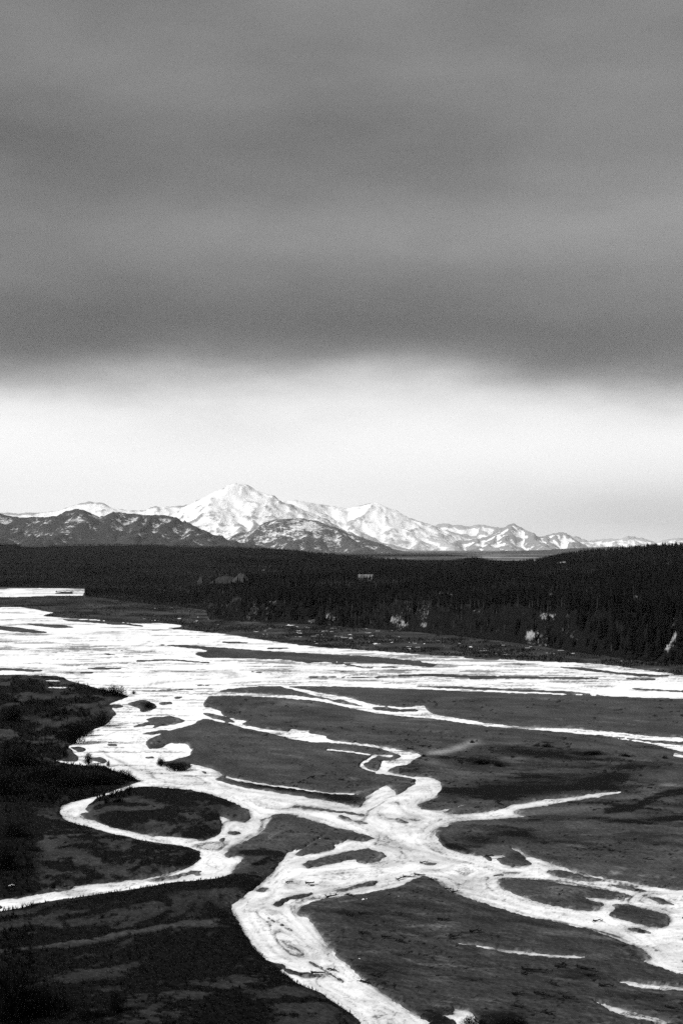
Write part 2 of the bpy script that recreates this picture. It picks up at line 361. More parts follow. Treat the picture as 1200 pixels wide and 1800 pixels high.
(lambda *a: None)(line_poly([(160,1152),(200,1150),(265,1152)], 2)); B(line_poly([(240,1162),(300,1160),(370,1165)], 3, 2)); B(line_poly([(265,1214),(300,1213),(340,1211)], 2)); B(line_poly([(330,1203),(350,1205),(370,1204)], 2)); B(line_poly([(440,1180),(468,1183)], 2)); B(line_poly([(540,1190),(640,1191),(720,1189)], 2.5, 1.5)); B(line_poly([(560,1160),(640,1174),(700,1172)], 2))
B([(222,1237),(240,1232),(255,1229),(262,1233),(272,1237),(277,1243),(265,1250),(250,1252),(243,1245)]); B([(276,1236),(300,1233),(306,1237),(285,1241)]); B([(190,1240),(208,1238),(221,1242),(205,1246)])
B([(304,1226),(325,1223),(318,1228),(308,1229)]); B([(250,1265),(275,1260),(300,1258),(315,1262),(329,1267),(310,1273),(285,1276),(270,1280),(262,1283),(275,1273),(245,1278),(228,1280),(240,1274),(268,1267)]); B([(240,1291),(285,1283),(300,1284),(275,1291)])
B([(353,1253),(375,1254),(400,1262),(415,1270),(400,1269),(370,1262)]); B([(415,1211),(440,1209),(490,1212),(540,1220),(563,1227),(520,1223),(450,1217)]); B([(575,1231),(600,1229),(620,1237),(628,1241),(610,1239)]); B([(653,1243),(675,1242),(700,1246),(735,1247),(735,1251),(690,1251),(660,1248)])
B([(124,1313),(140,1312),(152,1318),(145,1323),(133,1321)]); B([(158,1332),(175,1330),(192,1338),(185,1343),(165,1338)]); B([(188,1308),(205,1307),(207,1311),(213,1316),(203,1312),(190,1311)]); B([(252,1330),(270,1329),(275,1333),(256,1334)])
B([(276,1342),(283,1338),(310,1337),(330,1342),(336,1350),(322,1355),(300,1350)])
B([(388,1429),(405,1425),(425,1422),(438,1432),(432,1446),(412,1441),(398,1436)]); B([(383,1478),(392,1472),(398,1471),(395,1477),(384,1482)]); B([(400,1464),(415,1460),(425,1465),(412,1468),(402,1468)]); B([(440,1458),(450,1457),(447,1460)])
B([(141,1430),(160,1428),(168,1435),(168,1442),(150,1439)]); B([(258,1548),(300,1540),(330,1533),(350,1530),(357,1532),(335,1538),(300,1546),(265,1550)]); B([(342,1536),(352,1536),(352,1540),(344,1539)])
B([(10,1578),(50,1570),(95,1565),(130,1560),(125,1565),(80,1570),(30,1580)])
B([(508,1417),(530,1418),(570,1422),(610,1427),(642,1432),(640,1435),(600,1429),(550,1424)]); B([(592,1434),(602,1433),(620,1441),(645,1447),(655,1452),(630,1447),(605,1441)]); B([(694,1440),(705,1440),(720,1445),(716,1448),(702,1446)])
B([(532,1520),(545,1513),(570,1507),(600,1500),(620,1495),(645,1492),(670,1497),(679,1505),(672,1512),(655,1517),(630,1518),(625,1510),(600,1515),(570,1522),(540,1527)])
B([(481,1590),(495,1581),(520,1573),(552,1571),(540,1577),(505,1583),(495,1592),(486,1597)]); B([(585,1567),(610,1560),(640,1551),(665,1549),(660,1556),(620,1563),(595,1568)]); B([(538,1555),(556,1554),(552,1557),(542,1557)]); B([(446,1566),(458,1561),(478,1561),(462,1568)])
B([(476,1694),(497,1696),(500,1702),(530,1710),(560,1714),(562,1718),(530,1718),(505,1710)]); B(line_poly([(540,1690),(560,1700),(580,1712),(605,1728)], 4, 3)); B(line_poly([(470,1612),(490,1625),(520,1640),(530,1652)], 3, 2))
B([(775,1428),(800,1420),(815,1416),(870,1414),(890,1417),(850,1427),(800,1431)]); B([(842,1504),(860,1506),(866,1514),(855,1512)]); B([(872,1510),(900,1504),(922,1507),(936,1521),(900,1524),(880,1518)]); B([(958,1533),(985,1529),(1010,1537),(1060,1545),(1050,1550),(1000,1545),(975,1540)])
B([(872,1545),(900,1543),(960,1550),(1030,1560),(1090,1570),(1112,1577),(1080,1582),(1030,1578),(1008,1575),(1040,1583),(1062,1590),(1050,1601),(1035,1602),(1000,1598),(950,1588),(910,1575),(885,1562)]); B([(1065,1610),(1080,1600),(1075,1590),(1100,1590),(1140,1600),(1165,1607),(1178,1615),(1175,1628),(1160,1632),(1120,1625)])
B([(1060,1555),(1100,1557),(1145,1568),(1120,1568)]); B([(1120,1572),(1160,1580),(1190,1592),(1160,1588)]); B([(740,1517),(765,1516),(768,1520),(748,1521)]); B([(862,1538),(880,1537),(890,1540),(870,1541)]); B([(1000,1540),(1030,1545),(1028,1549)])
B([(1098,1632),(1120,1632),(1150,1642),(1120,1640)]); B([(770,1505),(785,1502),(792,1507),(780,1509)][:0] or [(1080,1580),(1100,1583),(1095,1586)])
B([(110,1041),(128,1041),(130,1044),(90,1044)])

def fine_axis(a, b, s, lo, hi, g):
    c = list(np.arange(a, b + 1e-6, s)); st = s; x = b
    while x < hi: st *= g; x += st; c.append(x)
    st = s; x = a; L = []
    while x > lo: st *= g; x -= st; L.append(x)
    return np.array(L[::-1] + c)
gx = fine_axis(-40, 1240, 2.0, -3600, 4800, 1.18)
gy = np.concatenate([np.arange(1014, 1110, 0.8), np.arange(1110, 1824, 1.15), fine_axis(1824, 1830, 2.0, 1826, 2330, 1.12)[2:]])
GX, GY = np.meshgrid(gx, gy)
RX = np.abs(GX); RX = np.where(RX > 1200, 2400 - RX, RX); RX = np.abs(((RX + 1200) % 2400) - 1200)
RY = np.where(GY > 1799, 3598 - GY, GY)
jit = np.clip((GY - 1000) / 500, 0.15, 1.0)
wx = ((fbm(RX / 16, RY / 5, 1, 4, .6) - .5) * 8 + (fbm(RX / 6, RY / 2.2, 5, 3, .7) - .5) * 9) * jit
wy = ((fbm(RX / 16, RY / 5, 21, 4, .6) - .5) * 3.2 + (fbm(RX / 6, RY / 2.2, 25, 3, .7) - .5) * 4.2) * jit
PX, PY = RX + wx, RY + wy
mask = np.ones(GX.shape)
for p in ICE: mask[poly_mask(p, PX, PY)] = 0
for p in BAR: mask[poly_mask(p, PX, PY)] = 1
# streaky dirt bands lying in the wide sheet, seen as low gravel
sheet = sstep(1085, 1100, RY) * (1 - sstep(1196, 1206, RY))
st = fbm(RX / 110 + 0.6 * RY / 110, RY / 1.7, 41, 5, .58)
st_dens = fbm(RX / 170, RY / 26, 47, 2)
mask = np.where((sheet > .5) & (st + 0.40 * (st_dens - .5) + 0.03 * sstep(500, 800, RX) > 0.79), 1, mask)
YD = CAMH * F / (GY - HY)                          # distance on the valley floor
XW = (GX - CX) / F * YD

# ---- distance of the foot of the far woods, heights of the upland behind
FOOT = np.array([(-600,1031),(-100,1032),(0,1032.5),(149,1034),(151,1049),(240,1060),(300,1067),(362,1074),(367,1090),(400,1091),(500,1096),(600,1103),(700,1110),(800,1119),(900,1131),(1000,1146),(1100,1160),(1200,1172),(1500,1195),(2500,1230)], float)
BLUFF = np.array([(-600,1.5),(355,1.5),(370,11),(430,14),(600,17),(800,19),(1000,23),(1200,27),(2000,30)], float)
SKYL = np.array([(-900,950),(0,954),(60,957),(100,955),(200,954),(300,956),(400,958),(500,963),(600,973),(680,979),(740,984),(790,983),(838,977),(860,983),(900,985),(950,979),(985,970),(1040,962),(1100,957),(1150,953),(1200,950),(1500,944),(3000,940)], float)
CREST = np.array([(-900,5000),(0,4800),(366,4500),(700,3800),(860,3500),(1000,2900),(1200,2500),(2000,2300)], float)
def itp(T, x): return np.interp(x, T[:, 0], T[:, 1])
def upland(px, D):
    """ground height at picture column px and distance D"""
    px = np.asarray(px, float); D = np.asarray(D, float)
    d0 = CAMH * F / (itp(FOOT, px) - HY) + 8 * (fbm(px / 14, px * 0, 61, 3) - .5)
    hb = itp(BLUFF, px) * (0.8 + 0.4 * fbm(px / 30, px * 0 + 3, 62, 3)); wb = 30.0
    ds = itp(CREST, px); zc = CAMH - (itp(SKYL, px) - HY) / F * ds - 9.0
    d1 = np.maximum(d0 + wb, np.where(px < 366, 2350.0, 0))
    X = (px - CX) / F * D
    h = hb * sstep(0, wb, D - d0) - 0.8 * (1 - sstep(-12, 2, D - d0))
    t = np.clip((D - d1) / (ds - d1), 0, 1)
    h = h + (zc - hb) * (0.55 * t + 0.45 * t * t)
    h = h + (fbm(X / 230, D / 330, 63, 4) - .5) * 17 * np.sin(np.pi * np.clip(t, 0, 1)) ** 0.7
    gul = (ridged(X / 26, D / 160, 64, 3) - .45) * np.clip(hb / 3.2, 0.3, 5)
    h = h + gul * sstep(0, 18, D - d0) * (1 - sstep(35, 140, D - d0)) * (hb > 4)
    h = h + (fbm(X / 90, D / 120, 67, 3) - .5) * 5 * t * (1 - t) * 4
    back = np.clip((D - ds) / 1800, 0, 1)
    return h - (zc - 12) * sstep(0, 1, back)
def project(X, Y, Z): return CX + X / Y * F, HY - (Z - CAMH) / Y * F
def hit_upland(x, y):
    D = np.linspace(700, 6500, 6000); z = CAMH - (y - HY) / F * D
    h = upland(np.full_like(D, x), D); k = np.nonzero(h >= z)[0]
    k = k[0] if len(k) else len(D) - 1
    return (x - CX) / F * D[k], D[k], h[k]
def floor_at(x, y):
    D = CAMH * F / (y - HY); return (x - CX) / F * D, D

# streaks drawn out along the banks: noise averaged along the direction of the nearest shores
def drawn_out(nx, ny, steps, seed, soft=1):
    f = blur2(mask, nx, ny, 2); a, b_ = np.gradient(f); gxp, gyp = b_ / 2.0, a / 1.15
    tx, ty = -gyp, gxp; sg = np.where(tx < 0, -1.0, 1.0); tx, ty = tx * sg, ty * sg
    nrm = np.hypot(tx, ty); tx = (tx + .0008) / (nrm + .001); ty = ty / (nrm + .001)
    base = blur2(np.random.default_rng(seed).random(mask.shape), soft, soft, 1)
    rr, cc = np.meshgrid(np.arange(mask.shape[0], dtype=float), np.arange(mask.shape[1], dtype=float), indexing='ij')
    acc = base.copy()
    for sgn in (-1, 1):
        r_, c_ = rr.copy(), cc.copy(); px_, py_ = tx * sgn, ty * sgn
        for k in range(steps):
            c_ += 2.6 * px_ / 2.0; r_ += 2.6 * py_ / 1.15
            ri = np.clip(r_, 0, mask.shape[0] - 1).astype(np.int32); ci = np.clip(c_, 0, mask.shape[1] - 1).astype(np.int32)
            acc += base[ri, ci]; qx, qy = tx[ri, ci], ty[ri, ci]
            sw = np.where(qx * px_ + qy * py_ < 0, -1.0, 1.0); px_, py_ = qx * sw, qy * sw
    acc -= acc.mean(); return np.clip(acc / acc.std(), -3, 3)
FL1 = drawn_out(16, 8, 22, 901); FL2 = drawn_out(30, 14, 34, 902, 2); FL3 = drawn_out(10, 5, 14, 903)

# ---- tone of the valley floor: paler gravel, gravel darker towards the near end, brush-covered banks
def ell(x, y, rx, ry, ang=0.0):
    c, s = math.cos(math.radians(ang)), math.sin(math.radians(ang))
    u = ((PX - x) * c + (PY - y) * s) / rx; v = (-(PX - x) * s + (PY - y) * c) / ry
    return np.clip(1.25 - np.sqrt(u * u + v * v), 0, 1)
def streak(ang, sx, sy, seed, oct=4):
    c, s = math.cos(math.radians(ang)), math.sin(math.radians(ang))
    return fbm((PX * c + PY * s) / sx, (-PX * s + PY * c) / sy, seed, oct, .58)
LEFTBANK = [(0,1186),(60,1187),(113,1191),(150,1203),(210,1218),(228,1224),(190,1238),(208,1255),(190,1272),(150,1290),(118,1313),(140,1345),(200,1356),(248,1371),(180,1396),(104,1424),(150,1453),(260,1481),(353,1500),(340,1522),(200,1551),(0,1583)]
ISLE = [(240,1384),(300,1386),(370,1396),(415,1413),(380,1432),(390,1462),(360,1478),(270,1470),(180,1449),(152,1420),(170,1405)]
LOWLEFT = [(0,1600),(160,1574),(380,1546),(405,1538),(500,1500),(465,1549),(405,1594),(436,1650),(487,1709),(565,1748),(640,1800),(0,1800)]
FAROOZE = [(0,1048),(150,1046),(366,1076),(366,1088),(500,1094),(700,1108),(900,1129),(1200,1170),(1200,1190),(1050,1168),(860,1158),(700,1148),(560,1139),(400,1116),(300,1106),(240,1097),(110,1087),(75,1083),(98,1077),(62,1071),(0,1067)]
tone = np.full(GX.shape, 0.053)
low = sstep(1480, 1640, RY); tone = tone * (1 - 0.30 * low)
s0 = streak(2, 60, 6, 71); s1 = streak(9, 55, 7, 72); s2 = streak(-12, 60, 11, 73)
sA = np.where(RX < 420, s2, np.where(RY > 1480, s1, s0))
tone = tone * (0.60 + 0.80 * sA) * np.clip(1 + 0.11 * FL2 + 0.04 * FL3, .4, 1.8)
tone += 0.030 * sstep(.62, .76, streak(7, 70, 4, 77)) * sstep(1500, 1560, RY) * (RX > 520)
tone += 0.016 * sstep(.60, .74, streak(3, 80, 4, 78)) * (1 - low)
for pts, w, a in [([(755,1327),(790,1322),(815,1314),(838,1303)], 7, .30), ([(1120,1391),(1150,1387),(1185,1383)], 3, .30), ([(490,1237),(520,1238),(560,1241)], 2.5, .25), ([(625,1260),(680,1266)], 4, .10), ([(745,1338),(790,1352),(825,1362)], 4, .08), ([(880,1432),(960,1428),(1040,1424),(1110,1406),(1165,1388),(1190,1383)], 11, .05), ([(0,1683),(80,1675),(200,1655),(300,1640),(400,1630)], 9, .045), ([(430,1720),(440,1690),(425,1700)], 8, .02),
                  ([(1130,1675),(1165,1682),(1200,1690)], 18, .16), ([(1140,1650),(1175,1668),(1200,1680)], 12, .12), ([(940,1640),(1010,1647),(1080,1654)], 5, .07), ([(845,1677),(870,1681)], 7, .09), ([(640,1676),(700,1680)], 7, .03)]:
    mk = poly_mask(line_poly(pts, w), PX, PY).astype(float); tone += .7 * a * blur2(mk, 4, 2, 2)
for x, y, rx, ry, a in [(1080,1538,12,4,.16),(1125,1543,9,2,.12),(1180,1546,10,2,.08),(1155,1545,6,2,.08),(895,1335,30,5,.03),(830,1310,30,3,.08),(870,1352,20,4,.05),(1010,1345,30,6,.02),(940,1360,90,5,.02),(640,1270,60,4,.012),(1080,1740,60,6,.015)]:
    tone += .7 * a * ell(x, y, rx, ry)
dark = np.zeros(GX.shape)
inL = poly_mask(LEFTBANK, PX, PY); inI = poly_mask(ISLE, PX, PY); inB = poly_mask(LOWLEFT, PX, PY); inF = poly_mask(FAROOZE, RX, RY)
land = blur2((inL | inI | inB).astype(float), 5, 3)
_px, _py = PX, PY
PX, PY = PX + 90 * (fbm(PX / 150, PY / 60, 182, 3) - .5), PY + 46 * (fbm(PX / 130, PY / 50, 181, 3) - .5)
dn = np.where(_py > 1545, streak(-9, 120, 17, 81, 5), streak(-4, 60, 13, 82, 5))
PX, PY = _px, _py
dn = dn + 0.10 * sstep(140, 0, RX)
dark += land * (0.12 + 1.45 * sstep(.41, .61, dn + 0.35 * (fbm(PX / 14, PY / 5, 88, 4, .65) - .5)))
sR = streak(4, 110, 9, 85, 5)
dark += (1 - land) * (RX > 700) * sstep(1285, 1330, RY) * (1 - sstep(1480, 1560, RY)) * 0.55 * sstep(.47, .66, sR)
dark += (1 - land) * (RX > 480) * sstep(1540, 1600, RY) * 0.4 * sstep(.50, .68, streak(9, 90, 8, 86, 5))
dark += (1 - land) * (RY < 1420) * (RY > 1220) * 0.20 * sstep(.52, .68, streak(3, 80, 7, 87, 5))
tone = tone * (1 - land * 0.34)
dark += inF * (0.50 + 1.3 * (fbm(PX / 40, PY / 3, 83, 4) - .5))
for x, y, rx, ry, a, s in [(110,1380,170,34,-3,1.1),(30,1420,60,40,0,.7),(200,1222,60,8,5,1),(60,1255,70,14,0,.8),(150,1290,40,24,0,.9),(20,1480,50,60,0,.9),(30,1530,60,40,0,.8),(285,1410,90,13,18,.9),(210,1405,60,9,-10,.8),(215,1460,60,10,12,.9),(330,1455,40,8,14,.5),(330,1500,40,20,0,.6),(160,1500,60,14,10,.6),(200,1590,160,13,-8,1.0),(360,1565,60,10,-5,.9),(300,1635,8,26,30,.9),(250,1655,100,5,-8,.8),(120,1650,60,8,10,.9),(330,1710,120,38,-6,1.0),(80,1685,60,7,-4,.9),(200,1690,100,12,-14,.7),(380,1620,40,18,0,.9),(440,1790,50,20,0,.9),(60,1770,90,30,-5,.6),(200,1745,70,8,-10,.7),(300,1775,90,8,-4,.7),
                        (950,1380,210,24,-5,.8),(980,1325,110,12,4,.75),(830,1342,60,16,6,.75),(1060,1375,60,14,-16,.7),(880,1395,120,10,-2,.7),(1130,1430,120,12,8,.5),(840,1480,60,14,4,.85),(930,1475,60,14,14,.7),(1010,1475,50,16,10,.5),(560,1395,90,7,8,.8),(470,1384,70,6,8,.9),(600,1408,40,8,8,.8),(550,1375,60,10,0,.35),(640,1375,20,7,0,.5),(690,1600,90,22,10,.35),(660,1715,80,24,4,.45),(600,1735,30,14,0,.4),(760,1790,60,16,0,.8),(880,1792,60,14,0,.9),(1030,1720,90,10,6,.45),(950,1755,80,10,6,.55),(1120,1757,70,8,6,.6),(760,1578,70,8,12,.5),(900,1602,80,6,16,.55),(620,1610,50,5,6,.5),(560,1465,60,12,14,.35),(430,1510,40,12,-20,.6),(910,1508,26,9,0,.6),(400,1560,40,10,-10,.3),(262,1240,16,9,0,1.0),(305,1347,28,8,0,1.0),(430,1600,18,30,0,.5),(460,1500,30,5,0,.7)]:
    dark += s * ell(x, y, rx, ry, a)
dark += 0.28 * sstep(.8, 2.2, FL2) * (RY > 1235)
for pts, w, a_ in [([(105,1630),(135,1648),(160,1654),(200,1649),(250,1641),(300,1632),(328,1618),(340,1604)], 6, 1.1), ([(280,1590),(298,1600),(297,1614),(275,1630),(240,1640)], 13, 1.0), ([(100,1628),(160,1616),(220,1602),(282,1589)], 6, .9), ([(0,1672),(50,1670),(130,1664),(240,1652),(330,1640)], 4, .9), ([(20,1648),(60,1642),(100,1650),(140,1660)], 10, 1.0), ([(0,1700),(80,1694),(140,1680),(210,1668)], 7, .8), ([(360,1600),(380,1612),(400,1630)], 12, .9), ([(0,1740),(90,1722),(170,1700),(240,1688)], 9, .7), ([(60,1752),(130,1748),(240,1738)], 5, .9), ([(150,1775),(230,1760),(330,1752),(400,1760)], 9, .8), ([(420,1500),(460,1504),(500,1505)], 7, .9), ([(495,1512),(465,1549),(430,1573)], 5, .7), ([(770,1470),(790,1489),(830,1502)], 5, .7), ([(1060,1430),(1110,1424),(1160,1400),(1200,1395)], 9, .7), ([(930,1440),(1040,1442),(1120,1450),(1200,1440)], 9, .5)]:
    dark += a_ * np.clip(1.6 * blur2(poly_mask(line_poly(pts, w), PX, PY).astype(float), 2, 1, 2), 0, 1)
for pts, w, a_ in [([(0,1684),(80,1676),(200,1656),(300,1641),(400,1629)], 8, 1.0), ([(425,1610),(436,1660),(440,1690),(415,1725)], 14, .7), ([(130,1640),(180,1640),(240,1622),(290,1606)], 20, .8), ([(300,1625),(325,1610),(330,1600)], 14, .7), ([(0,1625),(60,1622),(110,1640)], 16, .6), ([(200,1720),(260,1700),(320,1690)], 9, .6), ([(300,1772),(420,1762),(470,1770)], 10, .6)]:
    dark -= a_ * np.clip(1.5 * blur2(poly_mask(line_poly(pts, w), PX, PY).astype(float), 3, 2, 2), 0, 1) * (0.5 + fbm(PX / 12, PY / 4, 89, 3))
dark = np.maximum(dark, 0)
# debris flecks on the bars
fl = fbm(PX / 9, PY / 2.6, 91, 3, .6); flz = fbm(PX / 120, PY / 30, 92, 3)
dark += 0.8 * sstep(.725, .80, fl + 0.30 * (flz - .5)) * (RY > 1230)
# frost and pale silt left beside the ice and in old threads of the river
fr1 = 1 - blur2(mask, 9, 4, 2); fr2 = 1 - blur2(mask, 3, 1, 2)
fz = sstep(.44, .66, fbm(PX / 34, PY / 9, 191, 4, .6))
tone = tone + (1 - .6 * land) * (0.12 * sstep(.12, .5, fr1) * fz * sstep(.45, .7, fbm(PX / 7, PY / 2.4, 192, 3, .6)) + 0.05 * sstep(.2, .5, fr2) * (.2 + .8 * fz)) * (RY > 1200)
pz = sstep(.50, .68, fbm(PX / 110, PY / 26, 193, 3)) * (RX > 470) * (RY > 1225)
tone = tone + 0.075 * pz * sstep(1.0, 2.4, FL2) + 0.05 * pz * sstep(1.2, 2.4, FL1) * (1 - land)
dark = dark * (1 - .7 * sstep(.2, .6, fr2))
dark = np.clip(dark, 0, 1.3)
snow = 0.95 * inF * 0.62 * sstep(.74, .80, fbm(PX / 15, PY / 1.3, 95, 4) + 0.34 * (fbm(PX / 110, PY / 14, 96, 2) - .5)) * (RX > 250)
snow = snow + 0.0 * (~inF) * (RX > 480) * sstep(.88, .90, fbm(PX / 10, PY / 2.2, 97, 3, .55) + 0.16 * (fbm(PX / 90, PY / 24, 98, 2) - .5)) * (RY > 1480)
for x, y, rx, ry in [(95,1201,18,1.6),(105,1213,34,1.2),(20,1567,9,1.6),(520,1497,5,3),(640,1585,9,1),(700,1580,6,1),(632,1690,2,3)]:
    snow = np.maximum(snow, 0.9 * ell(x, y, rx, ry) * (0.55 + 0.9 * fbm(PX / 6, PY / 2, 99, 2)))

mb = blur2(mask, 1, 1, 1)
edge_wide = blur2(mask, 14, 7, 2)
ZG = (mb - 0.5) * 0.55 + 0.35 * np.clip(edge_wide - .55, 0, .5) * (mask > .5)
ZG += land * np.clip((edge_wide - .5) * 2.2, 0, 1) * (0.7 + 0.5 * (fbm(XW / 26, YD / 26, 55, 3) - .5)) * (mb > .5)
ZG += (mask > .5) * (fbm(XW / 3, YD / 4, 57, 3) - .5) * 0.16
ZG += 0.0 * inF
# keep the cells in front of the foot of the upland only
dfoot = CAMH * F / (itp(FOOT, GX) - HY)
r, c = GX.shape
idx = np.arange(r * c).reshape(r, c)
quad = np.stack([idx[1:, :-1], idx[1:, 1:], idx[:-1, 1:], idx[:-1, :-1]], -1)
def q(a): return np.stack([a[1:, :-1], a[1:, 1:], a[:-1, 1:], a[:-1, :-1]], -1)
keepG = (q(mb).max(-1) > 0.02) & (q(YD - dfoot).min(-1) < 45)
def compact(name, X, Y, Z, qsel, mats, attrs, smooth=True):
    f = quad[qsel]; used = np.unique(f); remap = np.zeros(r * c, np.int64); remap[used] = np.arange(len(used))
    v = np.stack([X.ravel()[used], Y.ravel()[used], Z.ravel()[used]], -1)
    return mesh_from(name, v, remap[f], mats, smooth, {k: a.ravel()[used] for k, a in attrs.items()})
ground = add_obj('ground', compact('ground', XW, YD, ZG, keepG, [MAT['gravel']], dict(tone=np.maximum(tone, .012), dark=dark, snow=snow)))
tag(ground, 'dark gravel bars and brushy banks of the braided river valley', 'ground', kind='structure')

# ---- ice: white sheet with grey overflow lines parallel to the banks
keepI = (q(mb).min(-1) < 0.98) & (q(YD - dfoot).min(-1) < 30)
f1 = blur2(mask, 6, 3, 2); f2 = blur2(mask, 20, 9, 2); f3 = blur2(mask, 3, 2, 2)
warp_n = fbm(PX / 30, PY / 10, 111, 4, .6)
near = sstep(1290, 1440, RY)
it = 0.94 - 0.17 * near + 0.10 * near * sstep(.45, .62, fbm(PX / 45, PY / 14, 112, 4, .6))
lines = np.abs(((f2 * 5 + f1 * 2.2 + warp_n * 2.4) % 1.0) - .5) * 2
it -= 0.34 * near * sstep(.80, .97, lines) * (0.3 + 0.7 * sstep(.4, .62, fbm(PX / 60, PY / 22, 113, 3)))
lines2 = np.abs(((f2 * 9 + warp_n * 5.5) % 1.0) - .5) * 2
it -= 0.08 * near * sstep(.7, .97, lines2)
it -= 0.20 * near * sstep(.50, .70, fbm(PX / 75, PY / 16, 115, 3, .5)) 
it -= 0.38 * near * sstep(.05, .42, f3) * (0.3 + 0.7 * sstep(.4, .6, fbm(PX / 30, PY / 12, 119, 2)))
far_st = fbm(PX / 70, PY / 1.7, 117, 5, .62)
it -= 0.70 * (1 - near) * sstep(.54, .74, far_st + .22 * (st_dens - .5) + 0.10 * sstep(480, 900, RX) * sheet) 
crk = fbm(PX / 14, PY / 3.0, 121, 4, .6)
it -= 0.22 * near * sstep(.68, .78, crk + 0.25 * (fbm(PX / 60, PY / 30, 122, 2) - .5))
it += near * (0.07 * FL1 + 0.01 * FL3 + 0.06 * FL2) + (1 - near) * 0.04 * FL1
it -= 0.36 * near * sstep(1.2, 2.4, -FL1) + 0.10 * near * sstep(1.6, 2.6, -FL3)
it -= 0.30 * (1 - near) * sstep(1.3, 2.4, -FL1)
it = np.clip(it, .06, .97)
ZI = 0.03 * (fbm(XW / 6, YD / 9, 123, 3) - .5)
ice = add_obj('river', compact('river', XW, YD, ZI, keepI, [MAT['ice']], dict(tone=it)))
tag(ice, 'white frozen braided river winding between the gravel bars', 'river', kind='structure')

# ---- upland with woods, bluff under the viewer, flat floor to the horizon
ux = fine_axis(-40, 1240, 3.0, -3600, 4800, 1.2)
fr = np.concatenate([np.array([-40, -14, -6]), np.linspace(0, 60, 26), np.geomspace(66, 1500, 60), ])
U, S = np.meshgrid(ux, np.arange(len(fr) + 60))
D0 = CAMH * F / (itp(FOOT, ux) - HY); DS = itp(CREST, ux)
UD = np.zeros(U.shape)
UD[:len(fr)] = D0[None, :] + fr[:, None]
tt = np.linspace(0, 1, 61)[1:] ** 1.3
UD[len(fr):] = (D0 + 1500)[None, :] + ((DS + 2500) - (D0 + 1500))[None, :] * tt[:, None]
UZ = upland(U, UD); UX = (U - CX) / F * UD
ur, uc = U.shape
uidx = np.arange(ur * uc).reshape(ur, uc)
uq = np.stack([uidx[:-1, :-1], uidx[:-1, 1:], uidx[1:, 1:], uidx[1:, :-1]], -1).reshape(-1, 4)
upx, upy = project(UX, UD, UZ)
SNOWP = [(622,1024,9,3),(642,1016,22,4),(985,988,13,4),(1175,989,7,2.5),(940,986,4,1.5),(772,1041,14,4),(792,1044,10,4),(845,1074,34,6),(905,1078,34,4),(962,1083,24,7),(1000,1082,9,7),(966,1046,6,3),(1118,1051,18,6),(1110,1076,14,3),(1066,1078,6,5),(1000,1110,20,7),(1088,1113,6,3),(1130,1114,9,2),(1185,1126,8,9),(1010,1122,16,8),(930,1115,14,8),(875,1108,12,7),(1170,1140,14,8),(60,961,35,1.5),(500,1080,8,6),(572,1084,7,5),(592,1088,8,4),(632,1086,6,8),(650,1092,7,6),(690,1088,9,7),(712,1097,9,8),(745,1100,10,6),(820,1092,12,5),(1080,1150,10,3),(1150,1160,10,3),(545,1092,10,5),(465,1003,5,2),(350,1012,4,1.2)]
usn = np.zeros(U.shape)
for x, y, rx, ry in SNOWP:
    usn = np.maximum(usn, np.clip(1.35 - np.hypot((upx - x) / rx, (upy - y) / ry), 0, 1))
usn = usn * 0.46 + 0.46 * sstep(.50, .70, fbm(UX / 22, UD / 40, 131, 4)) * (U > 430)
up = add_obj('hills', mesh_from('hills', np.stack([UX.ravel(), UD.ravel(), UZ.ravel()], -1), uq, [MAT['upland']], True, dict(snow=usn.ravel())))
tag(up, 'dark wooded upland with small snow patches across the river', 'hills', kind='structure')

bx, by = np.meshgrid(np.linspace(-420, 420, 85), np.linspace(-160, 118, 60))
bz = np.interp(by, [-160, 1.5, 8, 25, 60, 100, 118], [58.3, 58.3, 53.5, 42, 21, 1.5, -0.8]) + (fbm(bx / 12, by / 12, 141, 4) - .5) * np.interp(by, [0, 6, 60, 100, 118], [.3, 1, 3, 1.5, 0])
br, bc = bx.shape; bi = np.arange(br * bc).reshape(br, bc)
bq = np.stack([bi[:-1, :-1], bi[:-1, 1:], bi[1:, 1:], bi[1:, :-1]], -1).reshape(-1, 4)
bl = add_obj('terrain', mesh_from('terrain', np.stack([bx.ravel(), by.ravel(), bz.ravel()], -1), bq, [MAT['upland']], True, dict(snow=np.zeros(bx.size))))
tag(bl, 'river bluff the viewer stands on', 'terrain', kind='structure')
vf = mesh_from('valley_floor', np.array([(-70000, 600, -3), (70000, 600, -3), (70000, 69000, -3), (-70000, 69000, -3)]), np.array([[0, 1, 2, 3]]), [MAT['valley']], False, dict(snow=np.zeros(4)))
tag(add_obj('ground', vf), 'flat dark valley floor reaching to the mountains', 'ground', kind='structure')

